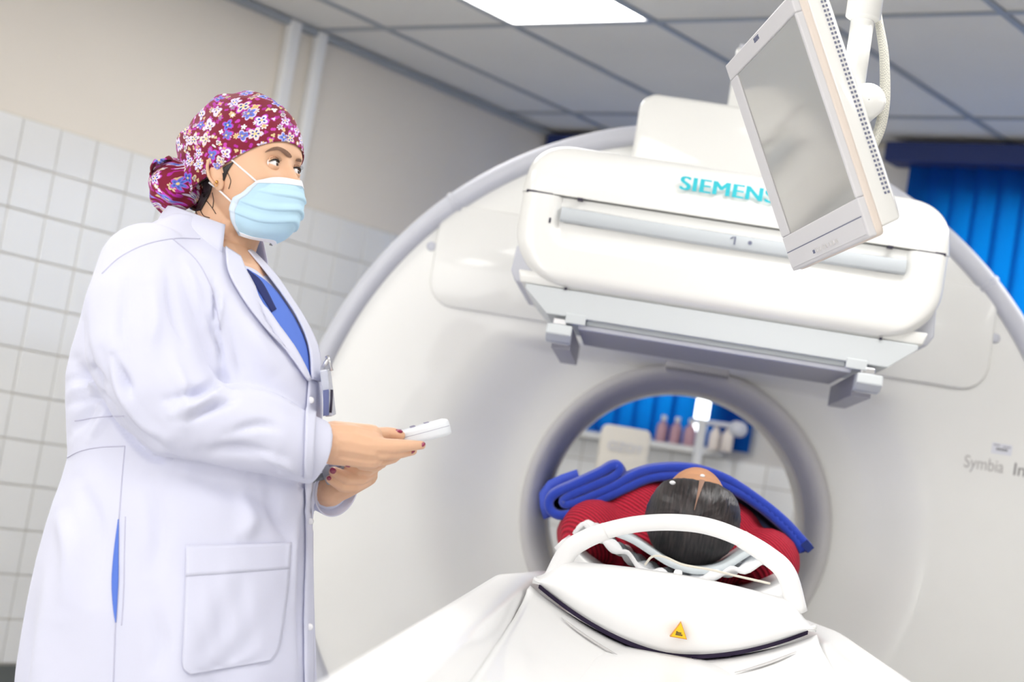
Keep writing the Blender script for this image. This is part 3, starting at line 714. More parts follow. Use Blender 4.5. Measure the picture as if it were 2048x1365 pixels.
# centre strip (tape) with grooves, and slots on the deck
def deck(x, by):
    f = np.interp(by, [-3.9, -3.3, -2.7, -2.2, -1.9, -1.7, -1.6, -1.575], [1, .93, .85, .72, .55, .35, .2, .1])
    return (gapz(x) - .006) * (1 - f) + (.80 if by < -2.5 else .815) * f * .55 + gapz(x) * f * .45 - .02 * f
st = np.array([[(x, by, deck(x, by) + .0035) for x in np.linspace(-.030, .030, 5) + BX + .014] for by in np.linspace(-2.4, -1.6, 20)])
mk('centre_strip', grid(st), mat('strip_tape', srgb(240, 238, 232), .5), bed, GAN, solid=.002)
for x in (-.036, .036):
    g_ = np.array([[(x + BX + .014 + d, by, deck(x, by) + .003) for d in (-.003, .003)] for by in np.linspace(-2.4, -1.6, 20)])
    mk('groove', grid(g_), GREYL, bed, GAN, solid=.001)
def bslot(a, c, by0, by1):
    n_ = 14; g_ = []
    for k in range(n_ + 1):
        f = k / n_; 
        x = a[0] + (c[0] - a[0]) * f; y = a[1] + (c[1] - a[1]) * f; w_ = .006 * math.sin(PI * (.06 + .88 * f)) 
        g_.append([(x - w_ * 0, y - w_ * 2.0, deck(x, y - w_ * 2.0) + .0032), (x, y + w_ * 2.0, deck(x, y + w_ * 2.0) + .0032)])
    mk('finger_slot', grid(np.array(g_)), mat('slot_shade_grey', srgb(204, 202, 202), .5), bed, GAN, solid=.001)  # flat strip on the deck, its grey stands for the slot's shade
bslot((-.205, -1.66), (-.095, -1.78), 0, 0); bslot((.195, -1.66), (.09, -1.78), 0, 0)
# knob and tube on top of cover
q = gp(1360, 1122, -1.47)
mk('cover_knob', lathe([(.0075, -.012), (.0075, 0), (.006, .003), (.0003, .0035)], 20, 'z', (q[0], -1.47, .970)), WHITE2, bed, GAN)
# pallet that slides into the bore
rows = []
for by in np.linspace(-1.44, .9, 12):
    rows.append([(x + BX, by, .915 + .075 * (abs(x) / .215) ** 2.2) for x in np.linspace(-.215, .215, 25)])
mk('pallet', grid(np.array(rows)), WHITE2, bed, GAN, solid=-.02)
# thin cable lying on the cover
CRM = mat('cream_tube', srgb(232, 226, 212), .5)
q = [gp(1290, 1130, -1.40), gp(1305, 1114, -1.44), gp(1330, 1115, -1.45), gp(1365, 1130, -1.46), gp(1420, 1140, -1.45), gp(1470, 1152, -1.42), gp(1540, 1168, -1.40)]
tag(mk('cable', tube(q, .0022, 8, pts=50), CRM, None, GAN), 'thin cream cable lying across the top of the table end cover', 'cable')
# ================================================================== PATIENT on the table (gantry frame)
SKIN = mat('skin', srgb(224, 180, 148), .5, sss=.15, noise=.04, nscale=30)
SKIN2 = mat('patient_skin', srgb(196, 142, 104), .5, noise=.05, nscale=30)
mt, t, b = nt('dark_hair'); N, L = t.nodes, t.links
tc = N.new('ShaderNodeTexCoord'); mp2 = N.new('ShaderNodeMapping'); mp2.inputs['Scale'].default_value = (220, 12, 30); nz = N.new('ShaderNodeTexNoise'); nz.inputs['Scale'].default_value = 1.0; nz.inputs['Detail'].default_value = 5
L.new(tc.outputs['Object'], mp2.inputs[0]); L.new(mp2.outputs[0], nz.inputs[0])
rp = N.new('ShaderNodeValToRGB'); rp.color_ramp.elements[0].position = .35; rp.color_ramp.elements[0].color = (*srgb(14, 11, 15), 1); rp.color_ramp.elements[1].position = .75; rp.color_ramp.elements[1].color = (*srgb(62, 52, 52), 1)
L.new(nz.outputs[0], rp.inputs[0]); L.new(rp.outputs[0], b.inputs['Base Color']); b.inputs['Roughness'].default_value = .38; b.inputs['Anisotropic'].default_value = .6
bp = N.new('ShaderNodeBump'); bp.inputs['Strength'].default_value = .8; bp.inputs['Distance'].default_value = .002; L.new(nz.outputs[0], bp.inputs['Height']); L.new(bp.outputs[0], b.inputs['Normal'])
HAIR = mt
mt, t, b = nt('red_rib_knit'); N, L = t.nodes, t.links
tc = N.new('ShaderNodeTexCoord'); wv = N.new('ShaderNodeTexWave'); wv.inputs['Scale'].default_value = 55; wv.inputs['Distortion'].default_value = 1.2; wv.inputs['Detail Scale'].default_value = 3; wv.bands_direction = 'DIAGONAL'
L.new(tc.outputs['Object'], wv.inputs[0]); mx = N.new('ShaderNodeMix'); mx.data_type = 'RGBA'
mx.inputs[6].default_value = (*srgb(150, 12, 40), 1); mx.inputs[7].default_value = (*srgb(206, 26, 58), 1); L.new(wv.outputs[1], mx.inputs[0]); L.new(mx.outputs[2], b.inputs['Base Color'])
bp = N.new('ShaderNodeBump'); bp.inputs['Strength'].default_value = .9; bp.inputs['Distance'].default_value = .003; L.new(wv.outputs[1], bp.inputs['Height']); L.new(bp.outputs[0], b.inputs['Normal']); b.inputs['Roughness'].default_value = .85
RED = mt
BLUE = mat('royal_blue_fleece', srgb(30, 64, 184), .95, noise=.12, nscale=60, bump=.8, bscale=900, sheen=.3)
LINEN = mat('white_linen', srgb(238, 238, 240), .8, noise=.02)
pat = thing('person', 'patient lying on the table in a ribbed red sweater, crown of dark hair towards camera', 'person', (-.01, -.5, .93), GAN)
hc = np.array(gp(1388, 1036, -1.24)); hx = hc[0]; hz = hc[2]
def g_(p): return p
parts = [ell((hx, -1.20, hz - .004), (.078, .098, .088)), ell((hx, -1.14, hz + .014), (.066, .10, .086)), cone((hx, -1.14, hz - .03), (-.01, -.98, .985), .052, .06),
         ell((-.01, -.80, 1.0), (.17, .28, .085)), cone((-.19, -.96, .99), (-.20, -.70, .975), .048, .042), cone((.17, -.96, .99), (.18, -.70, .975), .048, .042),
         cone((-.20, -.70, .975), (-.14, -.42, 1.03), .040, .030), cone((.18, -.70, .975), (.12, -.42, 1.03), .040, .030),
         ell((-.01, -.45, .985), (.17, .20, .08)), cone((-.09, -.42, .985), (-.09, .0, .985), .075, .055), cone((.07, -.42, .985), (.07, .0, .985), .075, .055),
         cone((-.09, .0, .985), (-.09, .38, .965), .052, .035), cone((.07, .0, .985), (.07, .38, .965), .052, .035),
         cone((-.09, .40, .965), (-.10, .44, 1.05), .035, .028), cone((.07, .40, .965), (.08, .44, 1.05), .035, .028),
         ell((hx, -1.085, hz + .083), (.014, .030, .018)), ell((hx - .078, -1.17, hz), (.010, .028, .022)), ell((hx + .078, -1.17, hz), (.010, .028, .022))]
for s in (-1, 1):    # hands resting on the belly, five fingers each
    wx, wy, wz = -.01 + s * .13, -.42, 1.045
    parts.append(cone((wx, wy, wz), (wx - s * .05, wy + .06, wz + .028), .026, .030))
    for k in range(5):
        d = np.array([-s * (.4 + .25 * k), 1.0 - .22 * k, -.05]); d /= np.linalg.norm(d); o_ = np.array([wx - s * .05, wy + .06, wz + .03]) + d * .02
        parts.append(cone(o_, o_ + d * (.05 + .012 * math.sin(k * 1.1)), .009, .007, 8, 3))
V, F, _ = voxel(join(*parts), .005, 4)
mk('body', (V, F), SKIN2, pat, GAN)
for s in (-1, 1):
    mk('closed_eyelid', ell((hx + s * .03, -1.125, hz + .073), (.016, .010, .008), 12, 8), SKIN2, pat, GAN)
mk('mouth', ell((hx, -1.05, hz + .07), (.024, .008, .008), 12, 8), mat('lips', srgb(176, 100, 90), .5), pat, GAN)
# hair: shell round the crown, hairline at the forehead, grooves running away from the parting
n1, n2 = 90, 64
rows = []
for i in range(n2 + 1):
    al = math.radians(2 + 118 * i / n2)        # angle from the crown pole (towards camera)
    row = []
    for j in range(n1):
        a = 2 * PI * j / n1
        dx, dz, dy = math.sin(al) * math.cos(a), math.sin(al) * math.sin(a), -math.cos(al)
        k = 1.0 + .006 * math.sin(a * 31 + 3 * math.sin(al * 5)) * sm(.2, .8, math.sin(al)) + .008 * math.sin(a * 7 + 2 * math.sin(al * 3))
        R_ = np.array([.0935, .106, .0925]) * k
        p = np.array([dx * R_[0], dy * R_[1], dz * R_[2]])
        face = .32 * dy + .95 * dz                       # above this plane the face is bare
        k2 = 1 - .13 * float(sm(.62, .74, face)) - .012 * math.exp(-(dx / .06) ** 2) * float(sm(-.2, .3, dz))
        p *= k2
        if dz < -.3: p[0] *= 1 + .06 * (-.3 - dz); 
        row.append(p + np.array([hx, -1.195, hz - .004]))
    rows.append(row)
mk('hair', grid(np.array(rows), closev=True), HAIR, pat, GAN, label='dark parted hair')
# parting
pr = []
for k in range(14):
    a = math.radians(58 - 46 * k / 13); r0 = 1.012
    c = np.array([hx + .004 - .0006 * k, -1.195 - .1065 * math.cos(a) * r0 , hz - .004 + .0925 * math.sin(a) * r0 - .0012])
    w_ = .0052 * (1 - k / 14) ** 1.3 + .0004
    pr.append([c + np.array([-w_, .0006, .0]), c + np.array([0, -.0012, .0008]), c + np.array([w_, .0006, .0])])
mk('parting', grid(np.array(pr)), mat('scalp', srgb(150, 116, 98), .6), pat, GAN)
bang = []
# sweater
parts = [ell((-.01, -.80, 1.005), (.205, .31, .105)), cone((-.185, -1.00, 1.0), (-.215, -.70, .985), .072, .060), cone((.172, -1.00, 1.0), (.20, -.70, .985), .072, .060),
         cone((-.215, -.70, .985), (-.155, -.46, 1.03), .058, .042), cone((.20, -.70, .985), (.135, -.46, 1.03), .058, .042), ell((-.01, -.55, .99), (.195, .2, .095)),
         cone((-.10, -1.0, .995), (.08, -1.0, 1.0), .068, .068), ell((-.02, -.93, 1.026), (.182, .115, .093)), ell((-.07, -.945, 1.036), (.115, .09, .096)), ell((.07, -.945, 1.03), (.10, .09, .088)), ell((.09, -.93, 1.0), (.13, .10, .075))]
V, F, Nn = voxel(join(*parts), .007, 5)
mk('sweater', (V, F), RED, pat, GAN, label='ribbed dark red sweater')
mk('electrode_tab', ell(gp(1345, 966, -1.28), (.006, .012, .004), 12, 8), LINEN, pat, GAN)
mk('electrode_tab', ell(gp(1405, 953, -1.22), (.005, .010, .004), 12, 8), LINEN, pat, GAN)
# trousers under the blanket
V, F, _ = voxel(join(cone((-.09, -.42, .985), (-.09, .0, .985), .085, .066), cone((.07, -.42, .985), (.07, .0, .985), .085, .066), cone((-.09, .0, .985), (-.09, .36, .965), .062, .045), cone((.07, .0, .985), (.07, .36, .965), .062, .045), ell((-.01, -.42, .985), (.178, .12, .088))), .009, 4)
mk('trousers', (V, F), mat('dark_trousers', srgb(40, 42, 60), .9), pat, GAN)
# ---- folded blanket: one long sheet folded back on itself, edge towards the camera
bl = [(1607, 1103), (1580, 1066), (1525, 1017), (1465, 979), (1405, 958), (1345, 952), (1302, 957), (1264, 972), (1225, 990), (1180, 1010), (1142, 1027), (1118, 1031), (1101, 1021), (1098, 1003), (1112, 987),
      (1150, 970), (1200, 947), (1222, 934), (1235, 932), (1238, 943), (1222, 957), (1180, 975), (1142, 991), (1126, 1004), (1141, 1009), (1182, 994), (1230, 972), (1262, 954), (1300, 941), (1350, 936), (1402, 941),
      (1455, 960), (1515, 999), (1572, 1046), (1618, 1097)]
C0 = spline(np.array([gp(x, y, -1.0)[[0, 2]] for x, y in bl]), 200)
T_g = np.gradient(C0, axis=0); T_g /= np.linalg.norm(T_g, axis=1)[:, None]; Ng = np.column_stack([-T_g[:, 1], T_g[:, 0]])
h = .0102
ring = np.vstack([C0 + Ng * h, [C0[-1] + T_g[-1] * .004], (C0 - Ng * h)[::-1], [C0[0] - T_g[0] * .004]])
rows = []
yy = np.concatenate([[-1.004, -1.0, -.99], np.linspace(-.9, .35, 16)])
ctr = np.concatenate([C0, [C0[-1]], C0[::-1], [C0[0]]])
for k, y in enumerate(yy):
    sc = .55 if k == 0 else (.88 if k == 1 else 1.0)
    f = float(sm(-.9, .3, y)); q = ctr + (ring - ctr) * sc
    dx_ = .004 * math.sin(y * 9); dz_ = -.0 * f + .004 * math.sin(y * 7 + 1)
    if k < 3: dx_ = dz_ = 0
    jit = .004 * np.sin(q[:, 0] * 60) if k < 3 else 0 * q[:, 0]
    rows.append(np.column_stack([q[:, 0] * (1 + .03 * f) + dx_, np.full(len(q), y) + jit, q[:, 1] + dz_]))
bgeo = grid(np.array(rows), closev=True, cap=False); nr_ = len(ring); lr_ = (len(rows) - 1) * nr_
for i in range(199):       # close the two cut edges so that each layer reads as solid fleece
    bgeo[1].append((i, i + 1, 399 - i + 1 - 1, 400 - i)); bgeo[1].append((lr_ + i, lr_ + 400 - i, lr_ + 399 - i, lr_ + i + 1))
bk = mk('blanket', bgeo, BLUE, None, GAN)
tag(bk, 'royal blue fleece blanket, folded and rolled at one side, laid over the patient', 'blanket')
NV = mat('blanket_hem_navy', srgb(24, 44, 110), .9)
he = []
for d in ((-.006), .006):
    he.append([(C0[-1][0] + Ng[-1][0] * .0085 * s - T_g[-1][0] * .018 * u, -1.008 + (.25 if v else 0), C0[-1][1] + Ng[-1][1] * .0085 * s - T_g[-1][1] * .018 * u) for s, u, v in ((-1, 0, 0), (-1, 1, 0), (1, 1, 0), (1, 0, 0))])
mk('hem', grid(np.array([[(C0[-1][0] + Ng[-1][0] * .0082 * s + T_g[-1][0] * u, y, C0[-1][1] + Ng[-1][1] * .0082 * s + T_g[-1][1] * u) for s, u in ((-1, -.016), (-1, .006), (1, .006), (1, -.016))] for y in (-1.007, -.7, -.2, .3)]), closev=True, cap=True), NV, bk, GAN, smooth=False, label='navy stitched hem')
# second blue cloth hanging down behind the left arm
q = [gp(1095, 975, -.6), gp(1150, 955, -.6)]
sh = np.array([[(gp(x, y, yy_)[0], yy_, gp(x, y, yy_)[2]) for x, y in ((1106, 1034), (1099, 1010), (1097, 992), (1108, 978), (1130, 968), (1160, 958))] for yy_ in np.linspace(-.75, .2, 6)])
tag(mk('sheet', grid(sh), mat('periwinkle_sheet', srgb(70, 92, 196), .9), None, GAN, solid=.022), 'paler blue sheet bulging out behind the rolled side of the blanket', 'sheet')
# head rest cradle, cushion and crumpled linen
CR_ = mat('cradle_grey', srgb(206, 214, 218), .5)
cp = np.array([gp(x, y, -1.22)[[0, 2]] for x, y in [(1222, 1066), (1262, 1082), (1300, 1106), (1340, 1130), (1388, 1143), (1440, 1137), (1484, 1112), (1520, 1090)]])
cs = spline(cp, 40)
tag(mk('head_cradle', grid(np.array([[(x, y, z - .01 * abs(y + 1.2)) for x, z in cs] for y in (-1.33, -1.32, -1.2, -1.08)])), CR_, None, GAN, solid=-.012), 'pale grey curved head cradle under the dark hair', 'head rest')
V = []
for y in np.linspace(-1.38, -1.05, 16):
    V.append([(x + BX, y, .985 - .03 * math.cos(x * 14) + .006 * math.sin(x * 70 + y * 40) + .004 * math.sin(x * 130 - y * 60) + .018 * (abs(x) / .2) ** 2 - .05 * max(0, (abs(x) - .17) / .04) ** 2) for x in np.linspace(-.2, .2, 60)])
tag(mk('linen', grid(np.array(V)), LINEN, None, GAN, solid=-.008), 'crumpled white linen on the table around the head cradle', 'linen')
# ================================================================== WOMAN
YW = 2.85
def W(x, y, dy=0.): return at(x, y, YW + dy)
def pxof(P):
    v = np.asarray(P) - CC; z = v @ FW; return 1024 + FPX * (v @ CR) / z, 682.5 - FPX * (v @ CU) / z
CLOTH = mat('white_coat_cloth', srgb(212, 214, 233), .85, noise=.015, nscale=20, bump=.15, bscale=900, sheen=.15)
COATIN = mat('coat_stitch', srgb(196, 196, 216), .9)
SCRUB = mat('blue_scrub', srgb(88, 122, 214), .85)
NAVYT = mat('navy_undershirt', srgb(34, 44, 100), .9)
NAIL = mat('magenta_nail', srgb(140, 20, 72), .2, coat=1)
feet = W(360, 1365, 0); feet = (feet[0] - .02, YW, 0)
wom = thing('person', 'nurse in white coat, flowered cap and face mask, standing by the scanner looking up', 'person', feet)
# ---- head frame
AZ, EL = math.radians(32), math.radians(10)
f0 = np.array([math.cos(AZ), -math.sin(AZ), 0]); zu = np.array([0, 0, 1.])
hf = math.cos(EL) * f0 + math.sin(EL) * zu; hu = -math.sin(EL) * f0 + math.cos(EL) * zu; hr = np.array([-math.sin(AZ), -math.cos(AZ), 0])
Hc = W(496, 332)
def HL(r, f, u): return Hc + np.multiply.outer(np.asarray(r, float), hr) + np.multiply.outer(np.asarray(f, float), hf) + np.multiply.outer(np.asarray(u, float), hu)
tab = np.array([(.113, .004, -.014, -.006), (.108, .032, -.048, .026), (.095, .052, -.073, .052), (.075, .0645, -.087, .070), (.05, .0715, -.093, .082), (.025, .0745, -.094, .087),
                (0, .0745, -.090, .084), (-.025, .0725, -.080, .085), (-.05, .067, -.066, .085), (-.075, .059, -.052, .083), (-.095, .048, -.040, .079), (-.108, .032, -.02, .070), (-.114, .010, .01, .052)])
uu = np.concatenate([[.113], np.linspace(.108, -.108, 110), [-.114]])
def lk(u, c): return np.interp(u, tab[::-1, 0], tab[::-1, c])
def gs(x, s): return math.exp(-(x / s) ** 2)
rows = []
NA = 150
for u in uu:
    a, fb, ff = lk(u, 1), lk(u, 2), lk(u, 3); c = (ff + fb) / 2 + .0; row = []
    for j in range(NA):
        th = 2 * PI * j / NA; cs_, sn = math.cos(th), math.sin(th)
        e = .86 if cs_ > 0 else .95
        r = a * math.copysign(abs(sn) ** e, sn); 
        f = c + (ff - c) * abs(cs_) ** e if cs_ > 0 else c + (fb - c) * abs(cs_) ** e
        if cs_ > 0:
            k = sm(0, .5, cs_)
            d = .0
            nose_h = np.interp(u, [-.066, -.056, -.048, -.038, -.024, -.010, .004, .02], [0, .009, .022, .020, .012, .004, .001, 0])
            nose_w = np.interp(u, [-.05, -.042, -.02, 0, .02], [.016, .0135, .010, .0085, .010])
            d += nose_h * math.exp(-abs(r / nose_w) ** 2.4)
            for s in (-1, 1):
                d += -.0080 * gs(r - s * .0280, .016) * gs(u + .012, .0125)
                d += .0040 * gs(r - s * .030, .022) * gs(u - .010, .008)
                d += .004 * gs(r - s * .045, .018) * gs(u + .036, .014)
            d += .004 * gs(r, .02) * gs(u + .072, .012) - .004 * gs(r, .02) * gs(u + .086, .006)
            f += d * k
        row.append((r, f, u))
    rows.append(row)
HG = np.array(rows); hgeo = grid(HL(HG[..., 0], HG[..., 1], HG[..., 2]), closev=True, cap=True)
nb = W(418, 560, .01)
bodyp = [hgeo, cone(HL(0, -.022, -.045), nb, .052, .056, 24), cone(HL(0, -.01, -.07), W(440, 520, .0), .045, .05, 24)]
# torso and legs, simple, under the clothes
bodyp += [cone(W(395, 620, .0), W(380, 760, 0), .13, .15), cone(W(380, 760), W(350, 1050), .15, .16), cone(W(330, 590, -.12), W(400, 590, .13), .06, .06)]
leg0 = W(340, 1080)
for s in (-1, 1):
    bodyp += [cone((leg0[0], YW + s * .09, leg0[2]), (leg0[0], YW + s * .09, .48), .09, .06), cone((leg0[0], YW + s * .09, .48), (leg0[0] - .02, YW + s * .09, .09), .055, .038),
              cone((leg0[0] - .02, YW + s * .09, .055), (leg0[0] + .14, YW + s * .09 - .02, .045), .035, .028)]
S_ = [W(310, 560, -.10), W(312, 680, -.15), W(382, 822, -.165), W(520, 872, -.165), W(660, 885, -.115)]
bodyp += [cone(S_[0], S_[2], .050, .043), cone(S_[2], S_[4], .045, .029)]
FA = [W(430, 570, .15), W(540, 930, .16), W(660, 982, .025)]
bodyp += [cone(FA[0], FA[1], .05, .042), cone(FA[1], FA[2], .042, .026)]
def ch(pts, n=12):
    out = []
    for (a, b_) in zip(pts[:-1], pts[1:]):
        out.append(cone(W(a[0], a[1], a[2]), W(b_[0], b_[1], b_[2]), a[3] * .0008, b_[3] * .0008, n, 4))
    return out
# right hand (nearer the camera): palm, thumb on top, four fingers below the handset
bodyp += ch([(655, 880, -.115, 33), (700, 884, -.11, 36), (738, 893, -.105, 33)])
bodyp += ch([(668, 868, -.11, 25), (742, 872, -.10, 22)]) + ch([(662, 903, -.11, 26), (742, 914, -.10, 24)])
bodyp += ch([(742, 875, -.09, 19), (772, 868, -.075, 13.5), (786, 868, -.072, 12), (800, 872, -.070, 10.5)])
bodyp += ch([(735, 890, -.115, 21), (772, 893, -.115, 15), (812, 892, -.108, 12), (843, 891, -.095, 8.5)])
bodyp += ch([(738, 903, -.110, 19), (770, 908, -.108, 13.5), (803, 906, -.095, 11), (826, 903, -.080, 8)])
bodyp += ch([(735, 916, -.10, 17), (765, 921, -.09, 12.5), (787, 917, -.07, 10), (800, 909, -.055, 8)])
bodyp += ch([(725, 925, -.09, 16), (748, 932, -.075, 12), (764, 928, -.055, 9.5), (770, 915, -.045, 7.5)])
# left hand below, curled round the second handset with nails showing
bodyp += ch([(655, 985, .03, 30), (690, 968, .02, 30), (730, 950, .01, 26)])
bodyp += ch([(742, 945, .0, 14), (722, 958, -.035, 13.5), (695, 957, -.055, 13), (668, 944, -.058, 10.5)])
bodyp += ch([(730, 962, .0, 14), (708, 974, -.030, 13), (685, 973, -.048, 12), (660, 959, -.052, 8.5)])
bodyp += ch([(752, 930, .0, 13), (735, 940, -.03, 12.5), (713, 943, -.045, 11.5), (697, 937, -.048, 9)])
bodyp += ch([(755, 922, .01, 12), (738, 930, -.02, 11), (720, 930, -.035, 10), (704, 926, -.038, 8)])
bodyp += ch([(690, 965, .03, 20), (735, 940, .015, 14), (757, 932, .0, 10), (750, 922, -.005, 8)])
V, F, Nn = voxel(join(*bodyp), .0018, 1, .5)
body = mk('body', (V, F), SKIN, wom)
BODY = BVHTree.FromPolygons([tuple(v) for v in V], F)
def onto(bvh, x, y, lift):
    d = ray(x, y); d = d / np.linalg.norm(d)
    h = bvh.ray_cast(Vector(CC), Vector(d))
    if h[0] is None: return None
    n = h[1] if h[1].dot(Vector(d)) < 0 else -h[1]
    return np.array(h[0] + n * lift)
def patch(bvh, A, B, nu, nv, lift):
    """A,B: pixel polylines (left, right); grid on the surface"""
    A = spline(np.array(A, float), nv); B = spline(np.array(B, float), nv)
    P = np.zeros((nv, nu, 3)); last = None
    for i in range(nv):
        for j in range(nu):
            q = A[i] + (B[i] - A[i]) * j / (nu - 1)
            h = onto(bvh, q[0], q[1], lift)
            if h is None: h = last if last is not None else W(q[0], q[1], -.1)
            P[i, j] = last = h
    return P
def seam(name, bvh, pts, r, m_, parent, n=40, lift=.0005, flat=1):
    P = [onto(bvh, x, y, lift) for x, y in spline(np.array(pts, float), n)]
    P = np.array([p for p in P if p is not None])
    return mk(name, tube(P, r, 6), m_, parent)
# nails
def nail(x, y, dy, ax, w_, h_, bvh=BODY):
    p = onto(bvh, x, y, -.0006)
    if p is None: return
    a = math.radians(ax); u_ = CR * math.cos(a) + CU * math.sin(a); v_ = -CR * math.sin(a) + CU * math.cos(a)
    g = ell((0, 0, 0), (w_ * .0008, h_ * .0008, .0022), 14, 8)
    mk('fingernail', place(g, p, u_, v_, -FW), NAIL, body, label='magenta painted nail')
nail(797, 863, 0, -4, 9, 4.5); nail(846, 890, 0, 40, 6, 4); nail(825, 905, 0, 25, 6, 3); nail(666, 942, 0, -35, 7, 6.5); nail(658, 957, 0, -30, 5, 4.5); nail(695, 933, 0, -20, 6, 3)
# eyes
WHT = mat('eye_white', srgb(236, 232, 232), .15, coat=1); IRIS = mat('dark_iris', srgb(52, 34, 26), .15, coat=1); PUP = mat('pupil', (.005, .005, .005), .1, coat=1); LASH = mat('lash_black', srgb(24, 18, 20), .7)
BROWM = mat('eyebrow_brown', srgb(128, 98, 82), .9, noise=.3, nscale=400)
gz = hf * math.cos(math.radians(24)) - hr * math.sin(math.radians(24)) + hu * .10; gz /= np.linalg.norm(gz)
for s in (1, -1):
    ec = HL(s * .0275, .0685, -.0130); R = .0118
    eye = mk('eye', ell(ec, (R, R, R), 28, 18), WHT, body)
    g1 = gz; u_ = np.cross(g1, zu); u_ /= np.linalg.norm(u_); v_ = np.cross(u_, g1)
    prof = [(.0002, R + .0006), (.0040, R + .0001 - .0002), (.0058, R - .00165), (.0058, R - .003)]
    ring = lathe([(r_, h_) for r_, h_ in prof], 24, 'z'); mk('iris', place(ring, ec, u_, v_, g1), IRIS, eye)
    ring = lathe([(.0001, R + .0009), (.0024, R + .0006), (.0026, R)], 20, 'z'); mk('pupil', place(ring, ec, u_, v_, g1), PUP, eye)
    Rl = .0134
    def lid(lo, hi, n=10):
        P = []
        for aa_ in np.linspace(-66, 66, 25):
            a = math.radians(aa_); w_ = max(0., math.cos(a * 90 / 68)); e0, e1 = lo(w_, aa_ * s), hi(w_, aa_ * s); row = []
            for k in range(n):
                e = math.radians(e0 + (e1 - e0) * k / (n - 1)); dr, df, du = math.cos(e) * math.sin(a), math.cos(e) * math.cos(a), math.sin(e)
                row.append(ec + Rl * (hr * dr + hf * df + hu * du))
            P.append(row)
        return np.array(P)
    up_ = lid(lambda w, a: 27 * w ** .8 + 2 - .03 * a, lambda w, a: 78)
    lo_ = lid(lambda w, a: -17 * w ** .8 + 1 - .03 * a, lambda w, a: -72)
    mk('eyelid', grid(up_), SKIN, body, solid=.0004); mk('eyelid', grid(lo_), SKIN, body, solid=.0004)
    Lp = up_[1:-1, 0] * 1.0; Lp = Lp + (Lp - ec) * .05
    mk('eyelash', tube(Lp, [.0004 + .0009 * math.sin(PI * k / (len(Lp) - 1)) for k in range(len(Lp))], 6), LASH, body)
    for k in range(4, len(Lp) - 1, 2):
        d_ = (Lp[k] - ec); d_ /= np.linalg.norm(d_)
        mk('eyelash', tube([Lp[k], Lp[k] + d_ * .0035 + hu * .001, Lp[k] + d_ * .005 + hu * .003], [.0004, .0003, .0001], 5), LASH, body)
    mk('lid_crease', tube([q + hu * .0026 + (q - ec) * .03 for q in up_[3:-2, 1]], .00035, 5), mat('crease', srgb(150, 104, 84), .8), body)
# brows laid on the head surface
UB = [(530, 304), (535, 300), (544, 295.5), (556, 294), (569, 299), (579, 307), (583, 313)]; LB = [(530, 305), (536, 303), (545, 301), (557, 301), (566, 307), (573, 313), (581, 316)]
mk('eyebrow', grid(patch(BODY, UB, LB, 5, 26, .0011)), BROWM, body)
UB = [(592, 318), (597, 317), (602, 319)]; LB = [(591, 322), (597, 323), (602, 324)]
mk('eyebrow', grid(patch(BODY, UB, LB, 4, 10, .0011)), BROWM, body)
# ear
for s in (1, -1):
    c = HL(s * .0735, .000, -.026)
    er = join(ell((0, 0, 0), (.005, .013, .022), 20, 12), ell((.001, .004, -.021), (.0045, .008, .011), 14, 8))
    ear = mk('ear', place(er, c, hr * s, hf * .94 - hr * s * .34, hu), SKIN, body)
    rim = [(.002, .011, -.004), (.003, .005, .019), (.005, -.008, .020), (.006, -.013, .008), (.005, -.010, -.010), (.003, -.002, -.022)]
    mk('ear_rim', tube([c + hr * s * a + (hf * .94 - hr * s * .34) * b_ + hu * d_ for a, b_, d_ in rim], .0026, 8, pts=24), SKIN, ear)
GOLD = mat('gold', srgb(226, 170, 96), .25, metal=1)
mk('earring', ell(HL(.0815, .006, -.046), (.0028, .0028, .0028), 10, 8), GOLD, body)
mk('earring', tube([HL(.0810, .004, -.050) + CR * .0026 * math.cos(a) + CU * .0026 * math.sin(a) for a in np.linspace(0, 2 * PI, 14)], .0006, 6), GOLD, body)
def outside(Pw, c, off_, reach=.15, lim=.03):
    """push world points away from c (one centre, or one per point) until they clear the skin by off_"""
    sh = Pw.shape; Q = Pw.reshape(-1, 3).copy(); offs = np.broadcast_to(off_, sh[:-1]).reshape(-1); cc_ = np.broadcast_to(c, sh).reshape(-1, 3)
    for i in range(len(Q)):
        c1_ = cc_[i]; d = Q[i] - c1_; R0 = np.linalg.norm(d); d = d / R0
        h_ = BODY.ray_cast(Vector(c1_ + d * reach), Vector(-d), reach)
        if h_[0] is not None:
            rs = reach - h_[3]
            if R0 < rs + offs[i] < R0 + lim: Q[i] = c1_ + d * (rs + offs[i])
    return Q.reshape(sh)
# ---- nape and temple hair under the cap
def skull(az, e, off=0):
    """az from front(0) to right side (90) to back(180); unit dir -> surface of cap-like ellipsoid"""
    ca, sa = np.cos(az), np.sin(az)
    b_ = np.where(ca > 0, .094, .100); a_ = .0775
    d = np.stack([np.cos(e) * sa * (a_ + off), np.cos(e) * ca * (b_ + off), np.sin(e) * (.115 + off)], -1)
    return d
az = np.radians(np.linspace(185, 276, 30)); ee = np.linspace(0, 1, 14)
rows = []
for a in az:
    row = []
    for k in ee:
        side = math.sin(a) ; back = -math.cos(a)
        e1 = math.radians(14); e0 = math.radians(-22 - 16 * max(0, back))
        e = e0 + (e1 - e0) * k
        p = skull(a, e, .0005 + .002 * k); p[1] = p[1] * (1 if math.cos(a) > 0 else .96 + .0 * k)
        if p[2] < -.03: p[0] *= 1 - .9 * (-.03 - p[2]) / .1; p[1] *= 1 - 2.6 * (-.03 - p[2]) / .1 if back > 0 else 1
        row.append(p)
    rows.append(row)
P = np.array(rows); P = outside(HL(P[..., 0], P[..., 1], P[..., 2]), Hc, .0014, .14, .06); mk('hair', grid(P), HAIR, body, label='dark hair at the nape under the cap')
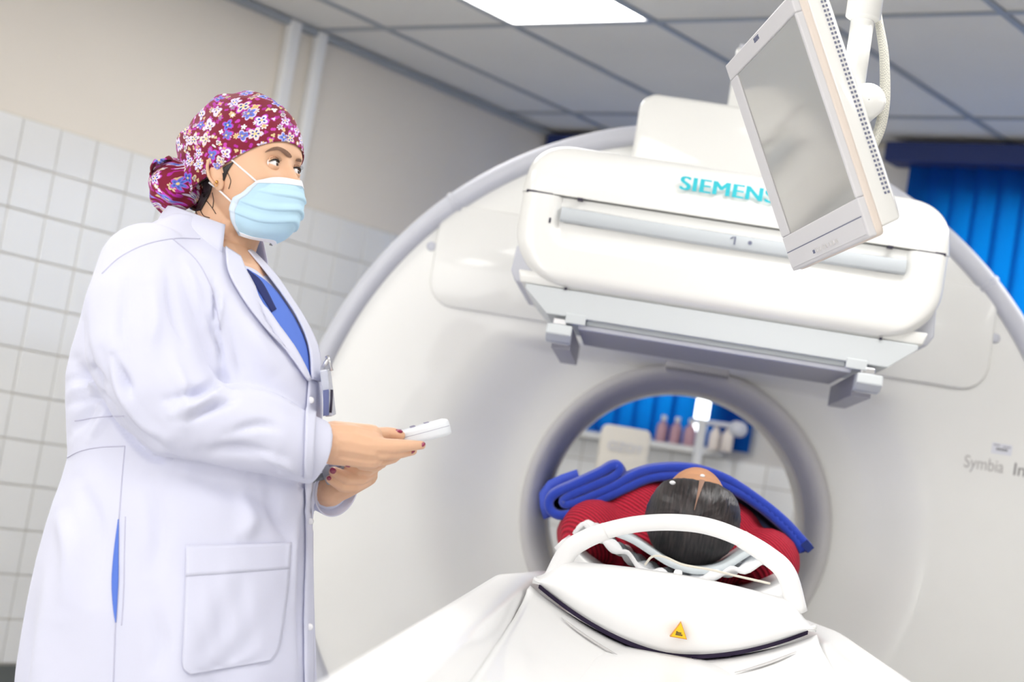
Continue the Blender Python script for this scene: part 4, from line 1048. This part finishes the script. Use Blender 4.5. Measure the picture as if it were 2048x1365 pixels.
mk('hair', grid(patch(BODY, [(374, 380), (368, 395), (374, 412), (388, 424)], [(430, 350), (426, 370), (420, 390), (403, 421)], 16, 20, .0018)), HAIR, body, solid=.0012)
mk('hair', grid(patch(BODY, [(446, 336), (444, 348), (447, 362)], [(470, 322), (457, 343), (449.5, 362)], 7, 14, .0012)), HAIR, body, solid=.0006)
for pts in ([(400, 418), (408, 432), (420, 436)], [(412, 400), (424, 415), (432, 428)], [(392, 422), (398, 436), (404, 446)], [(425, 385), (428, 400), (426, 416)], [(456, 346), (462, 362), (458, 378)]):
    P = [onto(BODY, x, y, .001) for x, y in spline(np.array(pts, float), 10)]
    mk('hair', tube([p for p in P if p is not None], .0006, 5), HAIR, body)
# ---- cap
mt, t, b = nt('flowered_cap_cloth'); N, L = t.nodes, t.links
def math_(op, a, b_=None, c=None):
    n = N.new('ShaderNodeMath'); n.operation = op
    for i, v in enumerate((a, b_, c)):
        if v is None: continue
        if isinstance(v, (int, float)): n.inputs[i].default_value = v
        else: L.new(v, n.inputs[i])
    return n.outputs[0]
def vm(op, a, b_):
    n = N.new('ShaderNodeVectorMath'); n.operation = op; L.new(a, n.inputs[0]); L.new(b_, n.inputs[1]); return n.outputs[0]
def mixc(f, a, b_):
    n = N.new('ShaderNodeMix'); n.data_type = 'RGBA'
    if isinstance(f, (int, float)): n.inputs[0].default_value = f
    else: L.new(f, n.inputs[0])
    for i, v in ((6, a), (7, b_)):
        if isinstance(v, tuple): n.inputs[i].default_value = (*v, 1)
        else: L.new(v, n.inputs[i])
    return n.outputs[2]
uvn = N.new('ShaderNodeUVMap'); uvn.uv_map = 'UVMap'
base = srgb(138, 10, 52)
def flowers(scale, off, col_in, size, kinds, jitter=.75):
    mpn = N.new('ShaderNodeMapping'); mpn.inputs['Location'].default_value = (off, off * .7, 0); mpn.inputs['Scale'].default_value = (scale, scale, scale); L.new(uvn.outputs[0], mpn.inputs[0])
    vo = N.new('ShaderNodeTexVoronoi'); vo.voronoi_dimensions = '2D'; vo.inputs['Randomness'].default_value = jitter; vo.inputs['Scale'].default_value = 1; L.new(mpn.outputs[0], vo.inputs['Vector'])
    d = vm('SUBTRACT', mpn.outputs[0], vo.outputs['Position'])
    sx = N.new('ShaderNodeSeparateXYZ'); L.new(d, sx.inputs[0]); sc = N.new('ShaderNodeSeparateColor'); L.new(vo.outputs['Color'], sc.inputs[0])
    r = math_('SQRT', math_('ADD', math_('MULTIPLY', sx.outputs[0], sx.outputs[0]), math_('MULTIPLY', sx.outputs[1], sx.outputs[1])))
    th = math_('ADD', math_('ARCTAN2', sx.outputs[1], sx.outputs[0]), math_('MULTIPLY', sc.outputs[0], 6.28))
    # petal number 4..8 by cell
    npet = math_('ADD', math_('FLOOR', math_('MULTIPLY', sc.outputs[1], kinds[1] - kinds[0] + .99)), kinds[0])
    k = math_('ADD', math_('MULTIPLY', math_('COSINE', math_('MULTIPLY', th, npet)), .5), .5)
    # lopsidedness so that some read as butterflies and leaves
    lob = math_('MULTIPLY', math_('MULTIPLY', math_('COSINE', th), math_('GREATER_THAN', sc.outputs[2], .55)), .30)
    R = math_('MULTIPLY', math_('ADD', math_('ADD', math_('MULTIPLY', math_('POWER', k, .6), .52), .48), lob), math_('MULTIPLY', math_('ADD', math_('MULTIPLY', sc.outputs[0], .35), .8), size))
    q = math_('DIVIDE', r, R)
    return q, sc, k
def inside(q, a, w=.12):
    n = N.new('ShaderNodeMapRange'); n.interpolation_type = 'SMOOTHSTEP'; L.new(q, n.inputs[0]); n.inputs[1].default_value = a - w / 2; n.inputs[2].default_value = a + w / 2; n.inputs[3].default_value = 1; n.inputs[4].default_value = 0
    return n.outputs[0]
def ramp(fac, cols):
    n = N.new('ShaderNodeValToRGB'); n.color_ramp.interpolation = 'CONSTANT'; e = n.color_ramp.elements
    while len(e) < len(cols): e.new(.5)
    for i, c in enumerate(cols): e[i].position = i / len(cols); e[i].color = (*c, 1)
    L.new(fac, n.inputs[0]); return n.outputs[0]
nzb = N.new('ShaderNodeTexNoise'); nzb.inputs['Scale'].default_value = 30; L.new(uvn.outputs[0], nzb.inputs[0])
c_ = mixc(nzb.outputs[0], srgb(112, 6, 38), srgb(134, 10, 50))
q, sc, k = flowers(62, 3.3, None, .30, (2, 3), .9)     # small leaves and sprigs
c_ = mixc(inside(q, 1.0, .2), c_, ramp(sc.outputs[1], [srgb(176, 34, 160), srgb(196, 60, 176), srgb(214, 190, 140), srgb(168, 30, 140)]))
q, sc, k = flowers(46, 7.1, None, .30, (3, 8), .8)
m1 = inside(q, 1.0, .16)
c_ = mixc(m1, c_, ramp(sc.outputs[2], [srgb(196, 60, 190), srgb(232, 226, 232), srgb(224, 200, 150), srgb(184, 46, 172), srgb(228, 216, 236)]))
c_ = mixc(inside(q, .62, .2), c_, ramp(sc.outputs[0], [srgb(226, 224, 236), srgb(150, 140, 150), srgb(210, 176, 110)]))
q, sc, k = flowers(31, 1.7, None, .38, (4, 6), .75)    # the large flowers and butterflies
c_ = mixc(inside(q, 1.06, .14), c_, ramp(sc.outputs[1], [srgb(188, 60, 200), srgb(222, 200, 238), srgb(196, 70, 190), srgb(216, 196, 240)]))
c_ = mixc(inside(q, .86, .14), c_, ramp(sc.outputs[0], [srgb(120, 140, 222), srgb(226, 216, 244), srgb(96, 120, 210), srgb(232, 226, 244), srgb(226, 214, 190)]))
c_ = mixc(math_('MULTIPLY', inside(q, .55, .1), math_('GREATER_THAN', k, .62)), c_, ramp(sc.outputs[2], [srgb(48, 60, 160), srgb(70, 84, 180), srgb(130, 96, 150)]))
c_ = mixc(inside(q, .22, .1), c_, srgb(232, 206, 130))
L.new(c_, b.inputs['Base Color']); b.inputs['Roughness'].default_value = .8; b.inputs['Sheen Weight'].default_value = .1
CAPC = mt
def cap_pt(az_, t_):
    """az: 0 front, + to her right; t 0 edge .. 1 top"""
    ca, sa = math.cos(az_), math.sin(az_)
    bk_ = max(0, -ca)
    a_ = .0845 + .006 * bk_; b_ = .0985 if ca > 0 else .0985 + .036 * bk_ ** 1.2
    # edge elevation
    rad = 1 / math.sqrt((sa / a_) ** 2 + (ca / b_) ** 2)
    fe = ca * rad * .93
    ue = -.029 + (.61 if fe > 0 else .33) * fe - .010 * max(0, -ca) ** 1.5
    e0 = math.atan2(ue, rad)
    e = e0 + (PI / 2 - e0) * t_
    hh = .1235
    R_ = 1 / math.sqrt((math.cos(e) / rad) ** 2 + (math.sin(e) / (hh if e > 0 else .115)) ** 2)
    # pull in near edge, slouch folds towards the back
    R_ *= 1 - .055 * (1 - float(sm(0, .16, t_))) * (1 if ca > -.3 else .6)
    fold = bk_ * (.0032 * math.sin(9 * e + 2.2 * math.sin(2 * az_)) + .0022 * math.sin(17 * e + az_ * 5)) + .0016 * math.sin(7 * e - 3 * az_) * float(sm(.05, .3, t_))
    R_ += fold * float(sm(.0, .12, t_))
    v = np.array([math.cos(e) * sa, math.cos(e) * ca, math.sin(e)]) * R_
    v[1] -= .012 * max(0, math.sin(e)) * 1.0
    return v, e
NAZ, NT = 140, 60
P = np.zeros((NT, NAZ, 3)); UV = np.zeros((NT, NAZ, 2))
for i in range(NT):
    for j in range(NAZ):
        az_ = math.radians(-100 + 360 * j / (NAZ - 1)); v, e = cap_pt(az_, (i / (NT - 1)) * .995)
        P[i, j] = v; UV[i, j] = ((az_ - math.radians(80)) * math.cos(e) * .105, e * .115)
P = outside(HL(P[..., 0], P[..., 1], P[..., 2]), Hc, .0032)
g = grid(P)
cap_ = mk('surgical_cap', (g[0], g[1], UV.reshape(-1, 2)), CAPC, wom, solid=-.0015, label='burgundy cloth cap printed with flowers and butterflies')
# bun pouch
bc_ = W(343, 374, .0); n1, n2 = 60, 40
P = np.zeros((n2 + 1, n1 + 1, 3)); UV = np.zeros((n2 + 1, n1 + 1, 2))
for i in range(n2 + 1):
    for j in range(n1 + 1):
        th, ph = PI * i / n2, 2 * PI * j / n1
        d = np.array([math.sin(th) * math.cos(ph), math.sin(th) * math.sin(ph), math.cos(th)])
        R_ = np.array([.037, .040, .046]) * (1 + .035 * math.sin(5 * ph + 4 * th) + .03 * math.sin(9 * th + 2 * ph) * math.sin(th))
        p = d * R_
        pull = float(sm(.2, 1.0, d[0])); p[1] *= 1 - .25 * pull; p[0] += .012 * pull; p[2] += .010 * pull
        p = np.array([p[0] - .004 * d[2], p[1], p[2]])
        P[i, j] = bc_ + p; UV[i, j] = (ph * math.sin(th) * .04 + .4, th * .045 + .2)
g = grid(P); mk('bun_pouch', (g[0], g[1], UV.reshape(-1, 2)), CAPC, cap_, label='gathered pouch of the cap holding the bun')
P = spline(np.array([W(345, 322, -.02), W(322, 322, -.035), W(306, 332, -.03), W(303, 352, -.02), W(312, 366, -.015)]), 24)
rows = [[p + np.array([0, y, z]) for y, z in ((-.008, .0), (-.003, .006 * math.sin(k * .8)), (.006, .003), (.012, 0))] for k, p in enumerate(P)]
g = grid(np.array(rows)); mk('cap_tie', (g[0], g[1], [(v[0], v[2]) for v in g[0]]), CAPC, cap_, solid=.002)
# ---- mask
net = {0: [(.104, -.038), (.031, .084, -.037), (.046, .055, -.045)], 1: [(.107, -.055), (.037, .086, -.056), (.053, .050, -.053)], 2: [(.1055, -.078), (.041, .081, -.076), (.059, .040, -.063)],
       3: [(.098, -.100), (.041, .070, -.098), (.0615, .022, -.073)], 4: [(.080, -.120), (.037, .052, -.118), (.056, .016, -.099)], 5: [(.048, -.130), (.026, .035, -.129), (.038, .019, -.124)]}
ctl = []
for v in range(6):
    c, m_, e = net[v]; ctl.append([(-e[0], e[1], e[2]), (-m_[0], m_[1], m_[2]), (0, c[0], c[1]), m_, e])
ctl = np.array(ctl)
nv, ns = 90, 61
A = np.stack([spline(ctl[:, i], nv) for i in range(5)], 1); A = np.stack([spline(A[i], ns) for i in range(nv)], 0)
mid = np.array([0, .03, -.075])
for i in range(nv):
    for j in range(ns):
        v, s = i / (nv - 1), abs(j / (ns - 1) * 2 - 1)
        n = A[i, j] - mid; n /= np.linalg.norm(n); d = 0
        for c0_, dep in ((.30, .0030), (.46, .0036), (.62, .0034)):
            y = v - (c0_ + .10 * s * (1 if c0_ > .4 else -.2)) 
            d += dep * (1 - .6 * s ** 3) * float(sm(-.10, .0, y) * (1 - sm(.0, .018, y)))
        A[i, j] += n * d
MB_ = mat('mask_blue', srgb(186, 219, 238), .8, noise=.02, nscale=60); MW_ = mat('mask_white', srgb(238, 240, 246), .8)
MC = HL(0, .03, -.075)
AW = outside(HL(A[..., 0], A[..., 1], A[..., 2]), HL(A[..., 0] * 0, A[..., 0] * 0 + .0, A[..., 2]), .0022)
mask = mk('face_mask', grid(AW), MB_, wom, solid=.0008, label='pale blue pleated surgical mask')
def off(Q, k=.0012):
    n = Q - MC; n = n / np.linalg.norm(n, axis=-1, keepdims=True); return Q + n * k
mk('top_band', grid(off(AW[:11])), MW_, mask, solid=.0006, label='white top band')
mk('bottom_band', grid(off(AW[-6:])), MW_, mask, solid=.0006)
mk('side_band', grid(off(AW[:, :4])), MW_, mask, solid=.0006)
mk('side_band', grid(off(AW[:, -4:])), mat('band_pale', srgb(214, 228, 242), .8), mask, solid=.0006)
STR = mat('elastic_white', srgb(240, 238, 240), .8)
for s in (1, -1):
    jx = -1 if s > 0 else 0; e0 = off(AW[3, jx]); e1 = off(AW[int(nv * .62), jx])
    mk('ear_loop', tube([e0, HL(s * .0755, .022, -.006), HL(s * .086, -.002, .014)], .0015, 8, pts=16), STR, mask)
    mk('ear_loop', tube([e1, HL(s * .072, .001, -.055), HL(s * .0790, -.012, -.044)], .0015, 8, pts=16), STR, mask)
# ---- coat
back = [(362, 432), (330, 445), (285, 470), (245, 500), (210, 540), (182, 590), (160, 650), (140, 700), (128, 745), (129, 800), (134, 860), (139, 912), (128, 955), (112, 1000), (97, 1050), (82, 1115), (68, 1200), (60, 1260), (52, 1330), (48, 1400), (40, 1600), (36, 1750)]
front = [(472, 478), (500, 505), (545, 552), (580, 602), (612, 655), (636, 712), (646, 760), (648, 830), (642, 900), (632, 960), (626, 1030), (625, 1080), (628, 1150), (627, 1250), (628, 1365), (632, 1500), (636, 1700), (640, 1900)]
Bw = np.array([W(*p) for p in back]); Fw = np.array([W(*p) for p in front])
zs = np.linspace(.50, float(Bw[0][2]) - .004, 110)
lat = np.array([(.50, .25), (.8, .225), (1.0, .188), (1.15, .172), (1.25, .188), (1.30, .190), (1.34, .175), (1.37, .125), (1.40, .085), (1.44, .07)])
AB = math.radians(22); bf = np.array([math.cos(AB), -math.sin(AB)]); brr = np.array([-math.sin(AB), -math.cos(AB)])
rows = []
for z in zs:
    xb = np.interp(z, Bw[::-1, 2], Bw[::-1, 0]); xf = np.interp(z, Fw[::-1, 2], Fw[::-1, 0]); 
    hw = (xf - xb) / 2; cx = (xf + xb) / 2; a = np.interp(z, lat[:, 0], lat[:, 1]); a = min(a, hw * .95 / math.sin(AB) * .8)
    bb = math.sqrt(max(hw ** 2 - (a * math.sin(AB)) ** 2, 1e-5)) / math.cos(AB)
    row = []
    for j in range(120):
        th = 2 * PI * j / 120; fl = .010 * math.sin(th * 7 + 1.0) * float(sm(1.0, .6, z)) + .006 * math.sin(th * 12 + z * 3) * float(sm(.95, .6, z))
        q = bf * math.cos(th) * (bb + fl) + brr * math.sin(th) * (a + fl)
        row.append((cx + q[0], YW + q[1], z))
    rows.append(row)
tors = grid(np.array(rows), closev=True, cap=True)
print('coat z', zs[0], zs[-1])
cp_ = [tors]
arm = [(295, 545, -.115, 96), (280, 620, -.150, 104), (285, 700, -.175, 106), (318, 775, -.185, 100), (372, 835, -.190, 88), (450, 852, -.180, 84), (530, 872, -.160, 75), (590, 890, -.135, 67), (622, 899, -.122, 62)]
for a, b_ in zip(arm[:-1], arm[1:]): cp_.append(cone(W(*a[:3]), W(*b_[:3]), a[3] * .0008, b_[3] * .0008, 28, 8))
# cut-off end at the cuff is flat: handled below by trimming
farm = [(425, 560, .13, 80), (500, 760, .20, 82), (560, 920, .17, 64), (650, 975, .05, 48)]
for a, b_ in zip(farm[:-1], farm[1:]): cp_.append(cone(W(*a[:3]), W(*b_[:3]), a[3] * .0008, b_[3] * .0008, 24, 8))
V, F, Nn = voxel(join(*cp_), .0048, 4, .5)
# trim the rounded cuff end: flatten vertices beyond the cuff plane
for (c0, c1) in ((W(590, 890, -.135), W(634, 902, -.116)), (W(600, 950, .10), W(668, 982, .028))):
    ax = (c1 - c0) / np.linalg.norm(c1 - c0); rel = V - c1; d = rel @ ax; rad_ = np.linalg.norm(rel - np.outer(d, ax), axis=1)
    msk = (d > 0) & (d < .09) & (rad_ < .075)
    V[msk] -= np.outer(d[msk], ax)
# cloth folds: (pixel polyline, width px, depth m; + valley, - ridge)
folds = [([(133, 765), (180, 742), (212, 768)], 9, .004), ([(136, 810), (185, 795), (226, 815)], 9, .004), ([(136, 788), (180, 768), (214, 790)], 7, -.003), ([(168, 640), (176, 700), (200, 775), (240, 850), (296, 908), (352, 926), (450, 944), (540, 957), (600, 972)], 7, .0045), ([(205, 700), (232, 780), (275, 850), (330, 905), (352, 915)], 8, .002), ([(232, 700), (240, 780), (285, 850), (330, 880)], 14, -.004), ([(228, 712), (250, 760), (262, 790)], 8, .005),
         ([(428, 560), (432, 620), (426, 660)], 6, .005), ([(445, 590), (436, 640), (440, 660)], 7, -.004), ([(418, 640), (440, 700), (442, 742)], 7, .005), ([(440, 742), (455, 762), (480, 775)], 8, .005),
         ([(330, 800), (380, 790), (425, 770), (442, 748)], 10, .006), ([(345, 830), (400, 810), (440, 785)], 11, -.005), ([(380, 840), (430, 812), (470, 800)], 9, .005), ([(345, 720), (370, 790), (372, 850)], 14, -.004),
         ([(300, 560), (310, 640), (302, 700)], 16, -.003), ([(335, 540), (345, 620), (370, 690)], 10, .0035), ([(365, 520), (390, 580), (408, 650)], 12, -.003), ([(250, 560), (240, 640), (250, 700)], 12, .003),
         ([(470, 770), (540, 800), (620, 830)], 14, -.003), ([(400, 905), (480, 900), (560, 915)], 14, .004), ([(450, 870), (520, 850), (560, 858)], 12, .003), ([(500, 905), (560, 925), (600, 948)], 10, -.003),
         ([(150, 720), (165, 760), (160, 800)], 14, .005), ([(190, 780), (170, 830), (140, 870)], 12, .004), ([(215, 820), (200, 850), (180, 880)], 10, -.003),
         ([(360, 940), (420, 960), (520, 1000), (580, 1040)], 30, .004), ([(480, 960), (500, 1040), (470, 1080)], 22, -.004), ([(300, 960), (320, 1060), (300, 1180)], 22, .003), ([(540, 960), (560, 1040), (575, 1075)], 16, .004),
         ([(110, 1010), (140, 1100), (120, 1240)], 24, -.004), ([(160, 960), (190, 1050), (185, 1200)], 20, .003), ([(612, 980), (606, 1100), (604, 1230), (606, 1365)], 9, .005), ([(600, 1000), (585, 1100), (590, 1200)], 10, -.003),
         ([(300, 1200), (320, 1290), (300, 1365)], 20, .003), ([(480, 620), (520, 700), (560, 760)], 22, -.003), ([(500, 560), (530, 640), (590, 730)], 7, .0025), ([(455, 640), (480, 720), (490, 760)], 16, .003)]
px_x, px_y = pxof(V) if False else (1024 + FPX * ((V - CC) @ CR) / ((V - CC) @ FW), 682.5 - FPX * ((V - CC) @ CU) / ((V - CC) @ FW))
# recompute normals by face average
def vnorm(V, F):
    Fa = np.array([f for f in F if len(f) == 4]); n = np.cross(V[Fa[:, 2]] - V[Fa[:, 0]], V[Fa[:, 3]] - V[Fa[:, 1]])
    N_ = np.zeros_like(V)
    for k in range(4): np.add.at(N_, Fa[:, k], n)
    return N_ / (np.linalg.norm(N_, axis=1)[:, None] + 1e-12)
Nn = vnorm(V, F)
vd = (V - CC) / np.linalg.norm(V - CC, axis=1)[:, None]
if (Nn * (V - V.mean(0))).sum(1).mean() < 0: Nn = -Nn
vis = np.clip(-(Nn * vd).sum(1) * 3, 0, 1)
disp = np.zeros(len(V))
for pl_, wd_, dp in folds:
    Q = spline(np.array(pl_, float), 130); dmin = np.full(len(V), 1e9); tt = np.zeros(len(V))
    for k, q in enumerate(Q):
        dd = (px_x - q[0]) ** 2 + (px_y - q[1]) ** 2; m1 = dd < dmin; dmin[m1] = dd[m1]; tt[m1] = k / 129
    disp -= 3.0 * dp * np.exp(-dmin / (.85 * wd_) ** 2) * np.sin(PI * np.clip(tt, .08, .92))
# broad gentle waviness
disp += .0012 * np.sin(V[:, 0] * 55 + V[:, 2] * 23) + .0010 * np.sin(V[:, 1] * 60 - V[:, 2] * 31)
V = V + Nn * (disp * np.where(vis > 0, vis, 0))[:, None]
coat = mk('coat', (V, F), CLOTH, wom, label='long white coat')
COAT = BVHTree.FromPolygons([tuple(v) for v in V], F)
# cuffs: hollow rings
def cuff(c, ax, rx, L_, m_=CLOTH):
    ax = np.array(ax) / np.linalg.norm(ax); u_ = np.cross(ax, [0, 0, 1.]); u_ /= np.linalg.norm(u_); v_ = np.cross(u_, ax)
    prof = [(rx * 1.0, -L_), (rx * 1.01, -.003), (rx * 1.005, .0), (rx * .95, -.001), (rx * .93, -.010), (rx * .60, -.022)]
    rows = [[c + ax * h_ + (u_ * math.cos(a) * r_ + v_ * math.sin(a) * r_) * (1 + .02 * math.sin(3 * a)) for a in np.linspace(0, 2 * PI, 48, endpoint=False)] for r_, h_ in prof]
    return mk('cuff', grid(np.array(rows), closev=True), m_, coat)
cuff(W(631, 903, -.114), W(654, 898, -.112) - W(600, 884, -.135) , .0500, .04)
cuff(W(672, 985, .025), W(672, 985, .025) - W(610, 955, .10), .040, .04)
# collar, standing and folded, open at the front
nc = W(430, 478, .005); rows = []
for k, az_ in enumerate(np.radians(np.linspace(50, 304, 60))):
    fr_ = math.cos(az_); d = np.array([bf[0] * math.cos(az_) + brr[0] * math.sin(az_), bf[1] * math.cos(az_) + brr[1] * math.sin(az_), 0])
    tip = max(0, fr_) ; zt_ = .040 - .030 * (fr_ + 1) / 2
    el = .074 + .006 * abs(fr_)
    row = []
    for r_, z in ((el - .004, -.040), (el - .004, zt_ - .004), (el - .001, zt_ + .001), (el + .005, zt_), (el + .016, -.006 - .018 * tip), (el + .022, -.020 - .034 * tip), (el + .018, -.021 - .034 * tip)):
        row.append(nc + d * (r_ + (.0 if z > 0 else .004)) + np.array([0, 0, z]))
    rows.append(row)
mk('collar', grid(np.array(rows)), CLOTH, coat, solid=.0015)
# scrub top in the V opening, then lapels over it
L1 = [(486, 545), (505, 575), (532, 622), (566, 676), (596, 724), (613, 762)]
R1 = [(492, 540), (530, 565), (562, 600), (590, 645), (611, 695), (618, 762)]
scr = mk('scrub_top', grid(patch(COAT, L1, R1, 10, 40, .0022)), SCRUB, wom, solid=.001, label='blue scrub top in the neck opening')
mk('undershirt', grid(patch(COAT, [(487, 546), (506, 572), (540, 628)], [(492, 543), (520, 568), (549, 622)], 7, 24, .0040)), NAVYT, wom, solid=.001, label='navy undershirt')
mk('lapel', grid(patch(COAT, [(446, 500), (452, 548), (480, 600), (520, 655), (565, 705), (609, 764)], [(476, 520), (489, 552), (518, 604), (556, 660), (589, 708), (614, 760)], 9, 50, .0060)), CLOTH, coat, solid=.0025)
mk('lapel', grid(patch(COAT, [(490, 508), (527, 553), (560, 598), (588, 642), (609, 695), (615, 760)], [(497, 506), (541, 552), (576, 602), (608, 654), (630, 708), (632, 765)], 7, 50, .0065)), CLOTH, coat, solid=.0025)
mk('placket', grid(patch(COAT, [(613, 760), (608, 840), (606, 960), (608, 1100), (604, 1240), (606, 1400)], [(630, 765), (628, 840), (622, 960), (620, 1100), (622, 1240), (623, 1400)], 5, 50, .0035)), CLOTH, coat, solid=.002)
BTN = mat('pearl_button', srgb(236, 236, 240), .3)
for x, y in ((614, 802), (614, 1042), (611, 1255)):
    p = onto(COAT, x, y, .0065)
    if p is not None: mk('button', place(lathe([(.0003, .0015), (.0045, .0012), (.0058, 0), (.0003, -.001)], 16, 'z'), p, CR, CU, -FW), BTN, coat)
pk = patch(COAT, [(372, 1092), (370, 1180), (366, 1280), (364, 1332), (378, 1350)], [(582, 1086), (576, 1160), (566, 1240), (556, 1296), (540, 1322)], 30, 40, .0018)
for i in range(40):
    for j in range(30):
        f = math.sin(PI * i / 39) * math.sin(PI * j / 29); pk[i, j] += np.array([0, -1, 0]) * (.005 * f + .002 * f * math.sin(i * .35 + j * .45) + .002 * f * math.sin(j * .9 - i * .3))
pocket = mk('pocket', grid(pk), CLOTH, coat, solid=.0012, label='patch pocket')
mk('pocket_hem', grid(pk[:8] + np.array([0, -.0012, 0])), CLOTH, pocket, solid=.0008)
for pts in ([(204, 548), (240, 515), (290, 490), (345, 478), (400, 478)], [(345, 478), (392, 520), (420, 570), (432, 610), (441, 660)], [(133, 917), (160, 903), (200, 895), (250, 893)], [(250, 893), (244, 960), (238, 1040)], [(231, 1245), (229, 1300), (227, 1364)],
            [(150, 842), (200, 835), (248, 832)]):
    seam('stitched_seam', COAT, pts, .0009, COATIN, coat)
mk('side_slit', grid(patch(COAT, [(237, 1040), (229, 1100), (224, 1160), (226, 1210), (231, 1246)], [(238.5, 1040), (238, 1100), (237.5, 1160), (235, 1210), (232.5, 1246)], 5, 30, .0014)), SCRUB, coat, solid=.0008, label='open side slit showing blue scrubs')
seam('stitched_seam', COAT, [(251, 1034), (249, 1100), (248, 1160), (246, 1210), (243, 1252)], .0007, COATIN, coat)
# trousers and shoes below the coat
V2, F2, _ = voxel(join(*[g for s in (-1, 1) for g in (cone((leg0[0], YW + s * .095, leg0[2] - .1), (leg0[0], YW + s * .095, .48), .11, .085, 20), cone((leg0[0], YW + s * .095, .48), (leg0[0] - .02, YW + s * .09, .13), .085, .07, 20))]), .010, 4)
mk('scrub_trousers', (V2, F2), SCRUB, wom)
for s in (-1, 1):
    V2, F2, _ = voxel(join(ell((leg0[0] + .05, YW + s * .09 - .01, .045), (.13, .045, .044)), ell((leg0[0] - .03, YW + s * .09, .06), (.05, .042, .056))), .007, 3)
    V2[:, 2] = np.maximum(V2[:, 2], .002); mk('shoe', (V2, F2), LINEN, wom)
# ---- badge clipped to the chest
CLR = mat('badge_plastic', srgb(222, 226, 240), .15, trans=.35); CARD = mat('badge_card', srgb(96, 104, 150), .5)
bd = thing('name_badge', 'small badge in clear sleeve with metal clip on the coat front', 'badge', tuple(W(655, 780, -.06)))
mk('sleeve', obox(W(656, 786, -.065), CR * .99 + CU * .1, -CR * .12 + CU, FW, .012, .072, .055), CLR, bd, smooth=False, bevel=.002)
mk('card', obox(W(652, 806, -.094), CR * .99 + CU * .16, -CR * .0 + CU, FW, .009, .040, .003), CARD, bd, smooth=False)
mk('pen', tube([W(661, 826, -.09), W(664, 780, -.09)], .0022, 8), DARK, bd)
mk('clip', tube([W(645, 737, -.07), W(652, 726, -.07), W(658, 716, -.07)], [.003, .004, .003], 8), METAL, bd)
mk('clip', tube([W(654, 712, -.07), W(659, 724, -.07), W(663, 742, -.07)], [.0035, .002, .003], 8), METAL, bd)
# ---- handsets
HS1 = mat('handset_white', srgb(226, 230, 236), .3, coat=.3); HS2 = mat('handset_grey', srgb(150, 154, 164), .4)
def handset(name, label, p0, p1, wid, th, m_, seamm, up):
    L_ = np.linalg.norm(p1 - p0); ax = (p1 - p0) / L_; up = np.array(up, float); up -= ax * np.dot(up, ax); up /= np.linalg.norm(up); sd = np.cross(ax, up)
    r = thing(name, label, 'remote control', tuple(p0))
    def prof(k, z): 
        return k
    secs = [(0, .62, -.15, .55), (.02, .78, -.2, .72), (.12, .85, -.25, .75), (.45, .86, -.3, .75), (.68, 1.0, -.5, .8), (.93, 1.0, -.5, .8), (.99, .86, -.40, .65), (1.0, .7, -.3, .5)]
    rows = []
    for f, w_, lo, hi in secs:
        c = p0 + ax * L_ * f; row = []
        for a in np.linspace(0, 2 * PI, 28, endpoint=False):
            x = math.copysign(abs(math.cos(a)) ** .45, math.cos(a)) * wid / 2 * w_; y = math.copysign(abs(math.sin(a)) ** .55, math.sin(a))
            y = y * th / 2 * (hi if y > 0 else -lo * 2) if False else (y * th * (hi * .6 if y > 0 else (.3 - lo * .5)))
            row.append(c + sd * x + up * y)
        rows.append(row)
    mk('shell', grid(np.array(rows), closev=True, cap=True), m_, r)
    mk('seam', grid(np.array([[p0 + ax * L_ * f + sd * (math.copysign(abs(math.cos(a)) ** .45, math.cos(a)) * (wid / 2 * w_ + .0004)) + up * (math.copysign(abs(math.sin(a)) ** .5, math.sin(a)) * .0006) for a in np.linspace(0, 2 * PI, 20, endpoint=False)] for f, w_, lo, hi in secs[1:-1]]), closev=True, cap=True), seamm, r, smooth=False)
    for i in range(3):
        for j in range(2):
            c = p0 + ax * L_ * (.3 + .2 * i) + sd * (j - .5) * wid * .35 + up * (th * .46)
            mk('key', obox(c, ax, sd, up, .008, .008, .003), seamm, r, smooth=False, bevel=.001)
    return r
SEAM = mat('seam_violet', srgb(140, 136, 160), .6)
handset('remote_control', 'white remote control held in the upper hand, thumb on it', W(760, 888, -.052), W(898, 851, -.040), .040, .027, HS1, SEAM, CU * 1.0 + FW * .03)
r2 = handset('remote_control', 'grey corded remote control in the lower hand, near the coat', W(716, 925, -.02), W(648, 953, -.020), .036, .022, HS2, SEAM, CU * .9 - FW * .4)
mk('cord', tube([W(650, 952, -.02), W(640, 956, -.02), W(628, 962, -.005), W(615, 985, .02), W(610, 1050, .05)], [.006, .005, .003, .003, .003], 10, pts=30), mat('cord_grey', srgb(120, 124, 130), .5), r2)
